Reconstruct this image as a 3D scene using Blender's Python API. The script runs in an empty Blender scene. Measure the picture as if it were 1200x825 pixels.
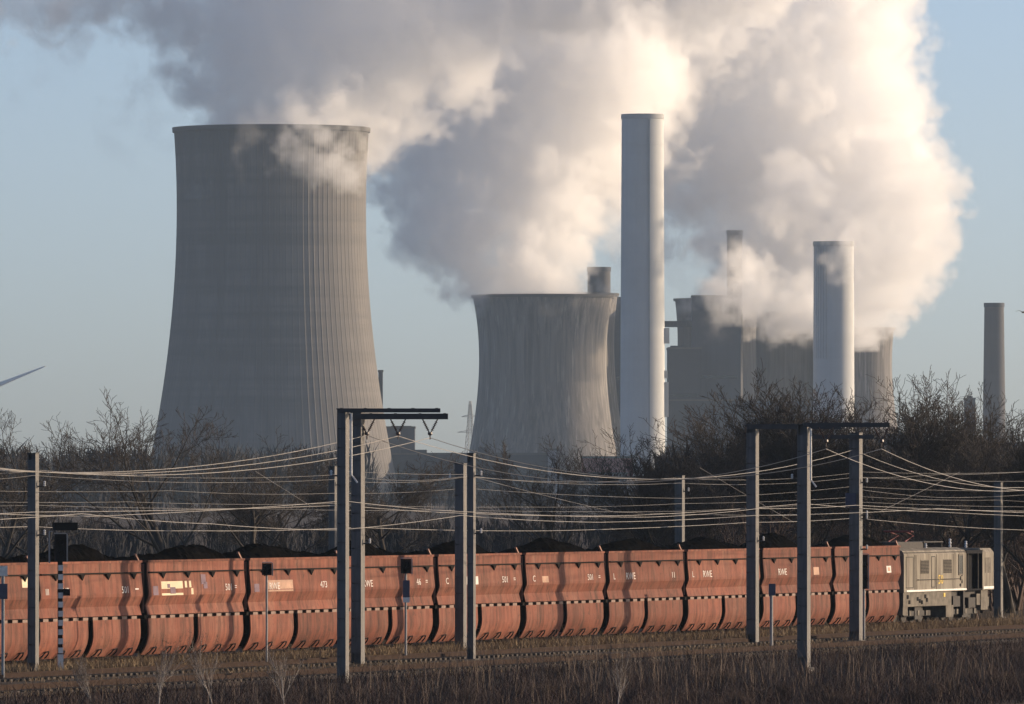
import bpy, math, random
import numpy as np
from mathutils import Vector, Matrix

# ------------------------------------------------------------------ scene, camera, world, sun
S = bpy.context.scene
COL = S.collection
R = math.radians
F = 10500.0            # focal length in pixels of the 1200 px wide photograph
HZ = 570.0             # horizon row of the photograph
CAMZ = 8.0

cam_d = bpy.data.cameras.new('camera')
cam = bpy.data.objects.new('camera', cam_d)
COL.objects.link(cam)
S.camera = cam
cam.location = (0, 0, CAMZ)
cam.rotation_euler = (R(90), 0, 0)
cam_d.sensor_width = 36.0
cam_d.lens = F / 1200.0 * 36.0
cam_d.shift_y = (HZ - 412.5) / 1200.0
cam_d.clip_start = 1.0
cam_d.clip_end = 30000.0

SUN_EL = 9.5
SUN_AZ = 110.0          # from the direction towards the camera, turning to the right
to_sun = Vector((math.cos(R(SUN_EL)) * math.sin(R(SUN_AZ)), -math.cos(R(SUN_EL)) * math.cos(R(SUN_AZ)), math.sin(R(SUN_EL))))

W = bpy.data.worlds.new('World')
S.world = W
W.use_nodes = True
nt = W.node_tree
bg = nt.nodes['Background']
sky = nt.nodes.new('ShaderNodeTexSky')
sky.sky_type = 'NISHITA'
sky.sun_disc = False
sky.sun_elevation = R(SUN_EL)
sky.sun_rotation = math.atan2(to_sun.x, to_sun.y)
sky.altitude = 0
sky.air_density = 0.40
sky.dust_density = 1.2
sky.ozone_density = 1.35
nt.links.new(sky.outputs[0], bg.inputs[0])
bg.inputs[1].default_value = 0.149

sun_d = bpy.data.lights.new('sun', 'SUN')
sun_d.energy = 4.8
sun_d.angle = R(0.53)
sun_d.color = (1.0, 0.76, 0.52)
sun = bpy.data.objects.new('sun', sun_d)
COL.objects.link(sun)
sun.rotation_euler = to_sun.to_track_quat('Z', 'Y').to_euler()
sun.location = (300, 100, 120)

S.view_settings.view_transform = 'Standard'
S.view_settings.look = 'None'
S.view_settings.gamma = 1.0
S.view_settings.use_curve_mapping = False
S.view_settings.exposure = 0.30
S.render.engine = 'CYCLES'
cy = S.cycles
cy.use_denoising = True
cy.max_bounces = 26
cy.diffuse_bounces = 2
cy.glossy_bounces = 2
cy.volume_bounces = 24
cy.transparent_max_bounces = 16
cy.volume_step_rate = 2.2
cy.volume_max_steps = 400
cy.time_limit = 900
cy.use_adaptive_sampling = True
cy.adaptive_threshold = 0.015
cy.caustics_reflective = False
cy.caustics_refractive = False


# ------------------------------------------------------------------ helpers
def at(px, py, Y):
    """A point of the photograph at a chosen distance, in metres."""
    return Vector(((px - 600.0) / F * Y, Y, CAMZ + (HZ - py) / F * Y))


class MB:
    def __init__(self):
        self.v, self.f = [], []

    def add(self, vs, fs):
        o = len(self.v)
        self.v.extend([tuple(p) for p in vs])
        self.f.extend([tuple(i + o for i in f) for f in fs])

    def box(self, x0, x1, y0, y1, z0, z1, mat=None):
        vs = [Vector((x, y, z)) for z in (z0, z1) for x, y in ((x0, y0), (x1, y0), (x1, y1), (x0, y1))]
        if mat is not None:
            vs = [mat @ p for p in vs]
        self.add(vs, [(3, 2, 1, 0), (4, 5, 6, 7), (0, 1, 5, 4), (1, 2, 6, 5), (2, 3, 7, 6), (3, 0, 4, 7)])

    def prism(self, poly, x0, x1):
        """Polygon of (y, z) swept along x."""
        n = len(poly)
        vs = [(x0, y, z) for y, z in poly] + [(x1, y, z) for y, z in poly]
        fs = [(i, (i + 1) % n, (i + 1) % n + n, i + n) for i in range(n)]
        fs += [tuple(range(n - 1, -1, -1)), tuple(range(n, 2 * n))]
        self.add(vs, fs)

    def tube(self, pts, rad, n=6, caps=True):
        pts = [Vector(p) for p in pts]
        if not hasattr(rad, '__len__'):
            rad = [rad] * len(pts)
        vs = []
        for i, p in enumerate(pts):
            t = (pts[min(i + 1, len(pts) - 1)] - pts[max(i - 1, 0)]).normalized()
            a = Vector((0, 0, 1)) if abs(t.z) < 0.9 else Vector((1, 0, 0))
            u = t.cross(a).normalized()
            w = t.cross(u)
            for k in range(n):
                an = 2 * math.pi * k / n
                vs.append(p + (u * math.cos(an) + w * math.sin(an)) * rad[i])
        fs = []
        for i in range(len(pts) - 1):
            for k in range(n):
                a, b = i * n + k, i * n + (k + 1) % n
                fs.append((a, b, b + n, a + n))
        if caps:
            fs.append(tuple(range(n - 1, -1, -1)))
            fs.append(tuple(range((len(pts) - 1) * n, len(pts) * n)))
        self.add(vs, fs)

    def lathe(self, prof, n=64, c=(0, 0, 0), close_top=False):
        """prof: (radius, z) from bottom to top."""
        vs = []
        for r, z in prof:
            for k in range(n):
                an = 2 * math.pi * k / n
                vs.append((c[0] + r * math.cos(an), c[1] + r * math.sin(an), c[2] + z))
        fs = []
        for i in range(len(prof) - 1):
            for k in range(n):
                a, b = i * n + k, i * n + (k + 1) % n
                fs.append((a, b, b + n, a + n))
        if close_top:
            fs.append(tuple(range((len(prof) - 1) * n, len(prof) * n)))
        self.add(vs, fs)

    def build(self, name, mat, parent=None, smooth=False):
        me = bpy.data.meshes.new(name)
        me.from_pydata(self.v, [], self.f)
        me.materials.append(mat)
        if smooth:
            me.polygons.foreach_set('use_smooth', [True] * len(me.polygons))
        me.update()
        o = bpy.data.objects.new(name, me)
        COL.objects.link(o)
        if parent is not None:
            o.parent = parent
        return o


def np_mesh(name, verts, faces, mat, parent=None):
    """Fast mesh from arrays; faces all of one size."""
    verts = np.asarray(verts, dtype=np.float32)
    faces = np.asarray(faces, dtype=np.int32)
    me = bpy.data.meshes.new(name)
    me.vertices.add(len(verts))
    me.vertices.foreach_set('co', verts.ravel())
    k = faces.shape[1]
    me.loops.add(faces.size)
    me.loops.foreach_set('vertex_index', faces.ravel())
    me.polygons.add(len(faces))
    me.polygons.foreach_set('loop_start', np.arange(0, faces.size, k, dtype=np.int32))
    me.materials.append(mat)
    me.update(calc_edges=True)
    me.validate()
    o = bpy.data.objects.new(name, me)
    COL.objects.link(o)
    if parent is not None:
        o.parent = parent
    return o


def tag(o, label=None, cat=None, group=None, kind=None):
    if label:
        o['label'] = label
    if cat:
        o['category'] = cat
    if group:
        o['group'] = group
    if kind:
        o['kind'] = kind
    return o


def thing(name, label, cat, loc=(0, 0, 0), rz=0.0, group=None):
    o = bpy.data.objects.new(name, None)
    o.empty_display_size = 0.5
    COL.objects.link(o)
    o.location = loc
    o.rotation_euler = (0, 0, rz)
    return tag(o, label, cat, group)


def copy_tree(o, parent=None):
    c = o.copy()
    COL.objects.link(c)
    c.parent = parent
    for ch in list(o.children):
        copy_tree(ch, c)
    return c


# ------------------------------------------------------------------ materials
def mat_new(name):
    m = bpy.data.materials.new(name)
    m.use_nodes = True
    return m, m.node_tree, m.node_tree.nodes['Principled BSDF']


def mat(name, col, rough=0.7, var=0.25, scale=3.0, stretch=(1, 1, 1), col2=None, metal=0.0, bump=0.0, detail=6.0, spec=0.5):
    """Base colour with noise wear; col2 is the second colour of the noise."""
    m, t, b = mat_new(name)
    N, L = t.nodes, t.links
    tc = N.new('ShaderNodeTexCoord')
    mp = N.new('ShaderNodeMapping')
    mp.inputs['Scale'].default_value = stretch
    L.new(tc.outputs['Object'], mp.inputs[0])
    nz = N.new('ShaderNodeTexNoise')
    nz.inputs['Scale'].default_value = scale
    nz.inputs['Detail'].default_value = detail
    nz.inputs['Roughness'].default_value = 0.65
    L.new(mp.outputs[0], nz.inputs['Vector'])
    rp = N.new('ShaderNodeValToRGB')
    c2 = col2 if col2 else tuple(c * (1 - var) for c in col)
    c1 = col if col2 else tuple(min(1, c * (1 + var)) for c in col)
    rp.color_ramp.elements[0].position = 0.3
    rp.color_ramp.elements[1].position = 0.7
    rp.color_ramp.elements[0].color = (*c2, 1)
    rp.color_ramp.elements[1].color = (*c1, 1)
    L.new(nz.outputs['Fac'], rp.inputs[0])
    L.new(rp.outputs[0], b.inputs['Base Color'])
    b.inputs['Roughness'].default_value = rough
    b.inputs['Metallic'].default_value = metal
    b.inputs['Specular IOR Level'].default_value = spec
    if bump:
        bp = N.new('ShaderNodeBump')
        bp.inputs['Strength'].default_value = bump
        bp.inputs['Distance'].default_value = 0.05
        L.new(nz.outputs['Fac'], bp.inputs['Height'])
        L.new(bp.outputs[0], b.inputs['Normal'])
    return m


def wagon_paint():
    m, t, b = mat_new('wagon_paint')
    N, L = t.nodes, t.links
    tc = N.new('ShaderNodeTexCoord')
    info = N.new('ShaderNodeObjectInfo')
    off = N.new('ShaderNodeVectorMath')
    off.operation = 'MULTIPLY_ADD'
    cb = N.new('ShaderNodeCombineXYZ')
    for i in range(3):
        L.new(info.outputs['Random'], cb.inputs[i])
    L.new(cb.outputs[0], off.inputs[0])
    off.inputs[1].default_value = (57, 31, 13)
    L.new(tc.outputs['Object'], off.inputs[2])

    def noise(scale, st, det=5):
        mp = N.new('ShaderNodeMapping')
        mp.inputs['Scale'].default_value = st
        L.new(off.outputs[0], mp.inputs[0])
        z = N.new('ShaderNodeTexNoise')
        z.inputs['Scale'].default_value = scale
        z.inputs['Detail'].default_value = det
        z.inputs['Roughness'].default_value = 0.7
        L.new(mp.outputs[0], z.inputs['Vector'])
        return z.outputs['Fac']

    def mix(a, bcol, fac, mode='MIX'):
        x = N.new('ShaderNodeMix')
        x.data_type = 'RGBA'
        x.blend_type = mode
        if isinstance(a, tuple):
            x.inputs[6].default_value = (*a, 1)
        else:
            L.new(a, x.inputs[6])
        x.inputs[7].default_value = (*bcol, 1)
        L.new(fac, x.inputs[0])
        return x.outputs[2]

    def ramp(f, p0, p1):
        r = N.new('ShaderNodeMapRange')
        r.inputs['From Min'].default_value = p0
        r.inputs['From Max'].default_value = p1
        L.new(f, r.inputs[0])
        return r.outputs[0]
    c = mix((0.235, 0.086, 0.055), (0.165, 0.056, 0.037), ramp(noise(0.35, (1, 1, 1.6)), 0.35, 0.7))
    c = mix(c, (0.235, 0.118, 0.082), ramp(noise(1.1, (1.0, 1.0, 0.35)), 0.45, 0.8))       # faded patches
    c = mix(c, (0.07, 0.034, 0.025), ramp(noise(2.2, (1.3, 1.3, 0.14), 7), 0.44, 0.70))     # runs of grime
    c = mix(c, (0.05, 0.034, 0.028), ramp(noise(3.0, (1, 1, 1), 8), 0.56, 0.76))             # rust and chips
    hs = N.new('ShaderNodeHueSaturation')
    vr = N.new('ShaderNodeMapRange')
    vr.inputs['To Min'].default_value = 0.78
    vr.inputs['To Max'].default_value = 1.2
    L.new(info.outputs['Random'], vr.inputs[0])
    L.new(vr.outputs[0], hs.inputs['Value'])
    L.new(c, hs.inputs['Color'])
    L.new(hs.outputs[0], b.inputs['Base Color'])
    b.inputs['Roughness'].default_value = 0.75
    b.inputs['Specular IOR Level'].default_value = 0.1
    return m


def concrete(name, col, streak_col, streak_amt=0.5, band=0.0, su=(0.35, 0.35, 0.012), sc=1.0, white=None, rim=None):
    """Weathered concrete: long vertical runs of dirt, and faint lift bands."""
    m, t, b = mat_new(name)
    N, L = t.nodes, t.links
    tc = N.new('ShaderNodeTexCoord')

    def noise(scale, st, det=5, rough=0.6):
        mp = N.new('ShaderNodeMapping')
        mp.inputs['Scale'].default_value = st
        L.new(tc.outputs['Object'], mp.inputs[0])
        z = N.new('ShaderNodeTexNoise')
        z.inputs['Scale'].default_value = scale
        z.inputs['Detail'].default_value = det
        z.inputs['Roughness'].default_value = rough
        L.new(mp.outputs[0], z.inputs['Vector'])
        return z.outputs['Fac']

    def ramp(f, p0, p1, o1=1.0):
        r = N.new('ShaderNodeMapRange')
        r.inputs['From Min'].default_value = p0
        r.inputs['From Max'].default_value = p1
        r.inputs['To Max'].default_value = o1
        L.new(f, r.inputs[0])
        return r.outputs[0]

    def mix(a, bcol, fac):
        x = N.new('ShaderNodeMix')
        x.data_type = 'RGBA'
        if isinstance(a, tuple):
            x.inputs[6].default_value = (*a, 1)
        else:
            L.new(a, x.inputs[6])
        x.inputs[7].default_value = (*bcol, 1)
        L.new(fac, x.inputs[0])
        return x.outputs[2]
    c = mix(col, streak_col, ramp(noise(sc, su, 7, 0.7), 0.40, 0.62, streak_amt))
    c = mix(c, tuple(x * 0.8 for x in col), ramp(noise(0.03, (1, 1, 1)), 0.4, 0.65, 0.6))
    if band:
        c = mix(c, tuple(x * 0.72 for x in col), ramp(noise(1.0, (0.004, 0.004, 0.16), 3), 0.45, 0.65, band))
    if white:
        c = mix(c, white, ramp(noise(sc * 1.3, (su[0], su[1], su[2] * 2.2), 6, 0.7), 0.54, 0.68, 0.8))
    if rim:
        sp = N.new('ShaderNodeSeparateXYZ')
        L.new(tc.outputs['Object'], sp.inputs[0])
        c = mix(c, rim[2], ramp(sp.outputs[2], rim[0], rim[1]))
    L.new(c, b.inputs['Base Color'])
    b.inputs['Roughness'].default_value = 0.9
    b.inputs['Specular IOR Level'].default_value = 0.2
    return m


M = {}
M['paint'] = wagon_paint()
M['wagon_dark'] = mat('wagon_underframe_and_shade', (0.016, 0.013, 0.012), 0.95, 0.4, 4, spec=0.1)
M['wagon_edge'] = mat('wagon_edge_paint', (0.22, 0.10, 0.065), 0.7, 0.3, 4)
M['block'] = mat('wagon_block', (0.17, 0.095, 0.065), 0.7, 0.3, 4)
M['coal'] = mat('lignite', (0.0055, 0.005, 0.0048), 0.95, 0.5, 5, bump=0.8, spec=0.0)
M['white_paint'] = mat('white_lettering', (0.72, 0.68, 0.64), 0.8, 0.3, 3, col2=(0.55, 0.46, 0.41))
M['cream_paint'] = mat('cream_panel', (0.72, 0.62, 0.42), 0.8, 0.2, 2.5, col2=(0.6, 0.48, 0.32))
M['beige_paint'] = mat('beige_panel', (0.42, 0.25, 0.17), 0.8, 0.25, 2)
M['graffiti'] = mat('graffiti_dark', (0.16, 0.10, 0.13), 0.8, 0.3, 3)
M['mast'] = mat('painted_mast_steel', (0.112, 0.106, 0.10), 0.75, 0.3, 1.5, stretch=(3, 3, 0.3))
M['galv'] = mat('galvanised_steel', (0.27, 0.265, 0.255), 0.55, 0.2, 3)
M['arm'] = mat('dark_arm_steel', (0.045, 0.043, 0.042), 0.7, 0.3, 2)
M['wire'] = mat('wire_metal', (0.30, 0.28, 0.255), 0.5, 0.2, 0.4)
M['thinwire'] = mat('thin_wire_metal', (0.20, 0.19, 0.18), 0.55, 0.2, 0.4)
M['insul'] = mat('brown_insulator', (0.06, 0.035, 0.028), 0.35, 0.3, 8)
M['porc'] = mat('white_insulator', (0.72, 0.71, 0.68), 0.35, 0.1, 8)
M['black'] = mat('black_enamel_and_shade', (0.012, 0.012, 0.014), 0.8, 0.3, 5, spec=0.05)
M['whitepost'] = mat('white_post_paint', (0.68, 0.66, 0.62), 0.7, 0.2, 5)
M['blue_plate'] = mat('blue_plate', (0.045, 0.05, 0.085), 0.6, 0.2, 5)
M['loco'] = mat('loco_paint', (0.33, 0.30, 0.25), 0.9, 0.2, 1.3, stretch=(1.6, 1.6, 0.25), col2=(0.13, 0.112, 0.09), spec=0.1)
M['loco_dark'] = mat('loco_running_gear', (0.035, 0.03, 0.026), 0.85, 0.4, 4)
M['loco_mid'] = mat('loco_frame_paint', (0.19, 0.168, 0.135), 0.8, 0.3, 2, col2=(0.07, 0.06, 0.05), spec=0.2)
M['glass'] = mat('dark_window_glass', (0.012, 0.014, 0.016), 0.15, 0.2, 2)
M['yellow'] = mat('yellow_numbers', (0.62, 0.42, 0.05), 0.7, 0.2, 5)
M['red'] = mat('red_oxide_steel', (0.22, 0.05, 0.04), 0.6, 0.3, 5)
M['rail'] = mat('rusty_rail', (0.04, 0.026, 0.02), 0.85, 0.3, 3, spec=0.05)
M['sleeper'] = mat('sleeper', (0.06, 0.048, 0.038), 0.95, 0.35, 3)
M['bark'] = mat('bark', (0.05, 0.042, 0.035), 0.95, 0.3, 3)
M['twig'] = mat('twigs', (0.048, 0.039, 0.033), 0.95, 0.3, 1)
M['twig_red'] = mat('reddish_twigs', (0.055, 0.035, 0.028), 0.95, 0.35, 0.6)
M['far_wood'] = mat('far_woodland', (0.027, 0.0265, 0.029), 0.98, 0.3, 0.02)
M['dry_grass'] = mat('dry_grass', (0.24, 0.165, 0.088), 0.95, 0.3, 0.5, col2=(0.12, 0.082, 0.047))
M['straw'] = mat('straw', (0.34, 0.25, 0.14), 0.95, 0.3, 0.5, col2=(0.22, 0.155, 0.085))
M['scrub'] = mat('dead_scrub', (0.054, 0.025, 0.021), 0.95, 0.3, 0.25, col2=(0.020, 0.012, 0.011))
M['birch'] = mat('pale_stem', (0.40, 0.35, 0.30), 0.9, 0.3, 5)
M['stalk'] = mat('pale_stalk', (0.16, 0.12, 0.09), 0.95, 0.3, 2)
M['tower_a'] = concrete('ribbed_concrete', (0.205, 0.189, 0.172), (0.128, 0.121, 0.115), 0.7, 0.75, (0.14, 0.14, 0.006), 1.0, rim=(-14.0, 0.0, (0.12, 0.115, 0.11)))
M['tower_h'] = concrete('steam_shaded_concrete', (0.15, 0.145, 0.14), (0.08, 0.078, 0.08), 0.9, 0.0, (0.4, 0.4, 0.012))  # darker concrete, with the shade of the steam put into the colour
M['tower_b'] = concrete('stained_concrete', (0.225, 0.208, 0.192), (0.09, 0.084, 0.08), 0.95, 0.0, (0.42, 0.42, 0.009), 1.0, white=(0.36, 0.345, 0.325))
M['tower_rim'] = mat('dark_rim', (0.09, 0.085, 0.08), 0.9, 0.2, 0.2)
M['tower_in'] = mat('tower_inside', (0.12, 0.115, 0.11), 0.95, 0.2, 0.1)
M['stack_w'] = concrete('pale_stack', (0.58, 0.585, 0.57), (0.47, 0.475, 0.465), 0.4, 0.15, (0.25, 0.25, 0.01))
M['stack_g'] = concrete('grey_stack', (0.46, 0.46, 0.45), (0.36, 0.36, 0.355), 0.5, 0.25, (0.25, 0.25, 0.01))
M['stack_d'] = concrete('dark_stack', (0.11, 0.105, 0.105), (0.075, 0.072, 0.072), 0.5, 0.25, (0.25, 0.25, 0.01))
M['clad_dark'] = mat('dark_cladding', (0.035, 0.042, 0.056), 0.8, 0.15, 0.05)
M['clad_mid'] = mat('mid_cladding', (0.052, 0.062, 0.082), 0.8, 0.15, 0.05, stretch=(4, 4, 0.2))
M['clad_pale'] = mat('pale_cladding', (0.26, 0.265, 0.27), 0.8, 0.12, 0.05)
M['clad_red'] = mat('red_cladding', (0.20, 0.05, 0.045), 0.8, 0.15, 0.05)
M['roofing'] = mat('flat_roofing', (0.08, 0.08, 0.08), 0.9, 0.2, 0.1)
M['blade'] = mat('turbine_white', (0.72, 0.73, 0.74), 0.5, 0.05, 0.1)
M['bird'] = mat('dark_feathers', (0.03, 0.028, 0.027), 0.9, 0.2, 5)


def ground_mat():
    m, t, b = mat_new('winter_ground')
    N, L = t.nodes, t.links
    tc = N.new('ShaderNodeTexCoord')

    def noise(scale, det=8, st=(1, 1, 1)):
        mp = N.new('ShaderNodeMapping')
        mp.inputs['Scale'].default_value = st
        L.new(tc.outputs['Object'], mp.inputs[0])
        z = N.new('ShaderNodeTexNoise')
        z.inputs['Scale'].default_value = scale
        z.inputs['Detail'].default_value = det
        z.inputs['Roughness'].default_value = 0.7
        L.new(mp.outputs[0], z.inputs['Vector'])
        return z.outputs['Fac']
    r = N.new('ShaderNodeValToRGB')
    r.color_ramp.elements[0].position = 0.3
    r.color_ramp.elements[0].color = (0.045, 0.032, 0.026, 1)
    r.color_ramp.elements[1].position = 0.72
    r.color_ramp.elements[1].color = (0.12, 0.085, 0.055, 1)
    L.new(noise(0.35), r.inputs[0])
    L.new(r.outputs[0], b.inputs['Base Color'])
    b.inputs['Roughness'].default_value = 1.0
    b.inputs['Specular IOR Level'].default_value = 0.1
    return m


M['ground'] = ground_mat()
M['bed'] = mat('gravel_bed', (0.15, 0.108, 0.072), 0.98, 0.3, 0.45, col2=(0.045, 0.034, 0.026), bump=0.6, detail=10, spec=0.1)

# ------------------------------------------------------------------ the railway's own axes
D = Vector((0.3550, 0.9349, 0.0)).normalized()      # along the train, to the right and away
NV = Vector((D.y, -D.x, 0.0))                        # out of the train's side, towards the camera
ORG = Vector((-19.05, 400.0, 0.0)) - NV * 1.5        # the train's track; its side stands 1.5 m nearer
RZ = math.atan2(D.y, D.x)


def trk(s, w, z=0.0):
    return ORG + D * s + NV * w + Vector((0, 0, z))


EDGE = 20.0


def ground_z(w):
    if w < EDGE:
        return -0.20
    if w < EDGE + 6:
        return -0.20 - (w - EDGE) / 6 * 0.6
    return -0.8


# ground: one sheet out to the horizon, in strips along the railway
def make_ground():
    ws = [-6500, -3000, -1000, -400, -120, -40, -12, -4, 2, 8, 14, 18, EDGE, EDGE + 1.5, EDGE + 3, EDGE + 6, EDGE + 12, 60, 120, 300]
    ss = [-900, -300, -100, -50, 0, 50, 100, 150, 220, 400, 900, 2000, 4000, 7000]
    rng = random.Random(3)
    mb = MB()
    for s in ss:
        for w in ws:
            z = ground_z(w) + (rng.uniform(-0.05, 0.05) if abs(w) > 30 else 0)
            p = trk(s, w, z)
            mb.v.append((p.x, p.y, p.z))
    n = len(ws)
    for i in range(len(ss) - 1):
        for j in range(n - 1):
            a = i * n + j
            mb.f.append((a, a + 1, a + n + 1, a + n))
    o = mb.build('ground', M['ground'])
    tag(o, 'brown winter ground stretching out under the railway and the trees', 'ground', kind='structure')


make_ground()


def make_bed():
    mb = MB()
    ss = list(range(-80, 241, 4))
    rng = random.Random(5)
    prof = [(EDGE + 0.2, -0.16), (EDGE - 0.5, -0.06), (15.4, -0.03), (14.4, -0.10), (12.0, -0.10), (6.8, -0.09), (5.2, -0.10), (2.3, -0.05), (-2.4, -0.05), (-4.5, -0.15)]
    for s in ss:
        for w, z in prof:
            p = trk(s, w + rng.uniform(-0.25, 0.25), z + rng.uniform(-0.03, 0.03))
            mb.v.append((p.x, p.y, p.z))
    n = len(prof)
    for i in range(len(ss) - 1):
        for j in range(n - 1):
            a = i * n + j
            mb.f.append((a, a + n, a + n + 1, a + 1))
    o = mb.build('track_bed', M['bed'])
    tag(o, 'brown gravel bed carrying the railway tracks in front of the train', 'track bed', kind='structure')


make_bed()


def make_track(w, label):
    t = thing('railway_track', label, 'railway track', trk(0, w, 0), RZ)
    t['kind'] = 'structure'
    r = MB()
    for g in (-0.72, 0.72):
        r.box(-80, 240, g - 0.035, g + 0.035, 0.05, 0.17)
        r.box(-80, 240, g - 0.07, g + 0.07, 0.02, 0.05)
    r.build('rails', M['rail'], t)['kind'] = 'structure'
    sl = MB()
    x = -80
    while x < 240:
        sl.box(x, x + 0.26, -1.3, 1.3, -0.13, 0.0)
        x += 0.63
    sl.build('sleepers', M['sleeper'], t)['kind'] = 'structure'


make_track(0, 'rusty railway track under the coal train')
make_track(8.6, 'rusty railway track nearest in front of the coal train')
make_track(17.6, 'rusty railway track along the edge of the dark scrub')

# ------------------------------------------------------------------ the power station
def pr(px, Y):
    return (px - 600.0) / F * Y


def tower_obj(name, label, cx, Y, prof_px, ribs, material, rim_mat, rim_h, thick=0.8):
    """prof_px: (row, half width in px) from the top down; shell with outer and inner face."""
    t = thing(name, label, 'cooling tower', (pr(cx, Y), Y, 0))
    k = Y / F
    rows = [r for r, h in prof_px]
    hw = [h for r, h in prof_px]
    ztop = CAMZ + (HZ - rows[0]) * k
    zs = np.linspace(0.0, ztop, 60)
    ys = HZ - (zs - CAMZ) / k
    # smooth profile by quadratic fit through the measured points
    co = np.polyfit(rows, hw, 3)
    rr = np.polyval(co, np.clip(ys, rows[0], 620)) * k
    step = 6 if ribs else 1
    nseg = ribs * step if ribs else 128
    mb = MB()
    mr = MB()
    ang = np.arange(nseg) * 2 * math.pi / nseg
    prot = np.array([0.14 if (ribs and i % step == 0) else 0.0 for i in range(nseg)])
    rimz = ztop - rim_h
    allz = [z for z in zs if z < rimz - 0.5] + [rimz]

    def ring(z, extra=0.0, rib=True):
        r = float(np.interp(z, zs, rr))
        q = r + extra + (prot if rib else 0)
        return np.stack([q * np.cos(ang), q * np.sin(ang), np.full(nseg, z)], 1)

    def stack(b, rings):
        o = len(b.v)
        for rg in rings:
            b.v.extend(map(tuple, rg.tolist()))
        for i in range(len(rings) - 1):
            for j in range(nseg):
                a, c = o + i * nseg + j, o + i * nseg + (j + 1) % nseg
                b.f.append((a, c, c + nseg, a + nseg))
    stack(mb, [ring(z) for z in allz])
    stack(mb, [ring(z, -thick, False) for z in reversed(allz)])
    stack(mr, [ring(rimz, -thick, False), ring(rimz, 0.9, False), ring(ztop, 0.9, False), ring(ztop, -thick, False), ring(rimz, -thick, False)])
    # move origin of object space to the top so the materials can find the rim
    for b in (mb, mr):
        b.v = [(x, y, z - ztop) for x, y, z in b.v]
    s = mb.build('shell', material, t, smooth=not ribs)
    s.location = (0, 0, ztop)
    q = mr.build('rim', rim_mat, t)
    q.location = (0, 0, ztop)
    return t


YA, YB, YD, YE, YH = 4300, 4800, 4640, 4600, 4980
tower_obj('cooling_tower', 'tall ribbed concrete cooling tower standing alone at the left, largest of the towers', 318, YA,
          [(150, 114), (200, 111.5), (240, 110.5), (300, 112), (400, 119), (480, 131), (530, 140), (575, 149)], 104, M['tower_a'], M['tower_a'], 2.2)
tower_obj('cooling_tower', 'shorter streaked concrete cooling tower with dark rim left of the tall pale chimney', 636, YB,
          [(346, 82), (370, 78.5), (400, 75.5), (430, 74.5), (460, 76), (500, 81), (530, 87), (575, 95)], 0, M['tower_b'], M['tower_rim'], 1.6)
tower_obj('cooling_tower', 'cooling tower almost hidden behind the streaked one, only its lit edge showing', 648, YB + 190,
          [(344, 76), (370, 73), (400, 72), (430, 72.5), (460, 75), (500, 80), (530, 86), (575, 95)], 0, M['tower_b'], M['tower_rim'], 1.6)
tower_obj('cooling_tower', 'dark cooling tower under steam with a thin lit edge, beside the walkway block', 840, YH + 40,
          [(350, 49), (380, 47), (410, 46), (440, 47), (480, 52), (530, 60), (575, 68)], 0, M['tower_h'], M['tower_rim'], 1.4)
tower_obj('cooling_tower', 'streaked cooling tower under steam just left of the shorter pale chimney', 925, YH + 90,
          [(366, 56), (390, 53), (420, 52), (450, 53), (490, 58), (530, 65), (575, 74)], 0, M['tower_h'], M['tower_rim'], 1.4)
tower_obj('cooling_tower', 'cooling tower with a sunlit side just right of the shorter pale chimney', 1000, YH + 60,
          [(384, 48), (400, 46), (420, 45.5), (450, 46), (490, 50), (530, 57), (575, 65)], 0, M['tower_b'], M['tower_rim'], 1.4)


def chimney(name, label, cx, Y, top, r_top, r_bot, material, cap=None, extras=None):
    k = Y / F
    h = CAMZ + (HZ - top) * k
    t = thing(name, label, 'chimney', (pr(cx, Y), Y, 0))
    sh = MB()
    n = 48
    sh.lathe([(r_bot * k, 0), (r_bot * k * 0.6 + r_top * k * 0.4, h * 0.5), (r_top * k, h - 2.5)], n)
    sh.build('shaft', material, t, smooth=True)
    c = MB()
    c.lathe([(r_top * k, h - 2.5), (r_top * k + 0.35, h - 2.4), (r_top * k + 0.35, h), (r_top * k - 0.9, h), (r_top * k - 0.9, h - 6)], n)
    c.build('cap_ring', cap or material, t)
    if extras:
        extras(t, k, h)
    return t


def extra_d(t, k, h):
    m = MB()
    r = 25.5 * k
    a = R(-73)
    m.box(r * math.cos(a) - 0.35, r * math.cos(a) + 0.35, r * math.sin(a) - 0.5, r * math.sin(a) + 0.3, 2, h - 3)
    m.build('ladder_duct', M['stack_g'], t)
    for z0, z1, w in ((82, 90, 2.6), (64, 68, 1.6), (44, 62, 2.2)):
        b = MB()
        b.box(r - 0.3, r + w, -2, 2, z0, z1)
        b.build('side_platform', M['stack_w'], t)
    rt = 24.5 * k
    rb = 26.5 * k
    for z in (h * 0.62, h * 0.92):
        f = z / h
        q = (rb * 0.6 + rt * 0.4) + (rt - rb * 0.6 - rt * 0.4) * (f - 0.5) * 2
        b = MB()
        b.lathe([(q - 0.1, z), (q + 0.12, z + 0.05), (q + 0.12, z + 0.4), (q - 0.1, z + 0.45)], 48)
        b.build('band', M['stack_w'], t)


def extra_e(t, k, h):
    m = MB()
    r = 23.5 * k
    for q in range(5):
        a = R(-150 + q * 9)
        m.box(r * math.cos(a) - 0.22, r * math.cos(a) + 0.22, r * math.sin(a) - 0.4, r * math.sin(a) + 0.2, h * 0.55, h - 0.5)
    m.build('pipe_ribs', M['stack_g'], t)


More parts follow.
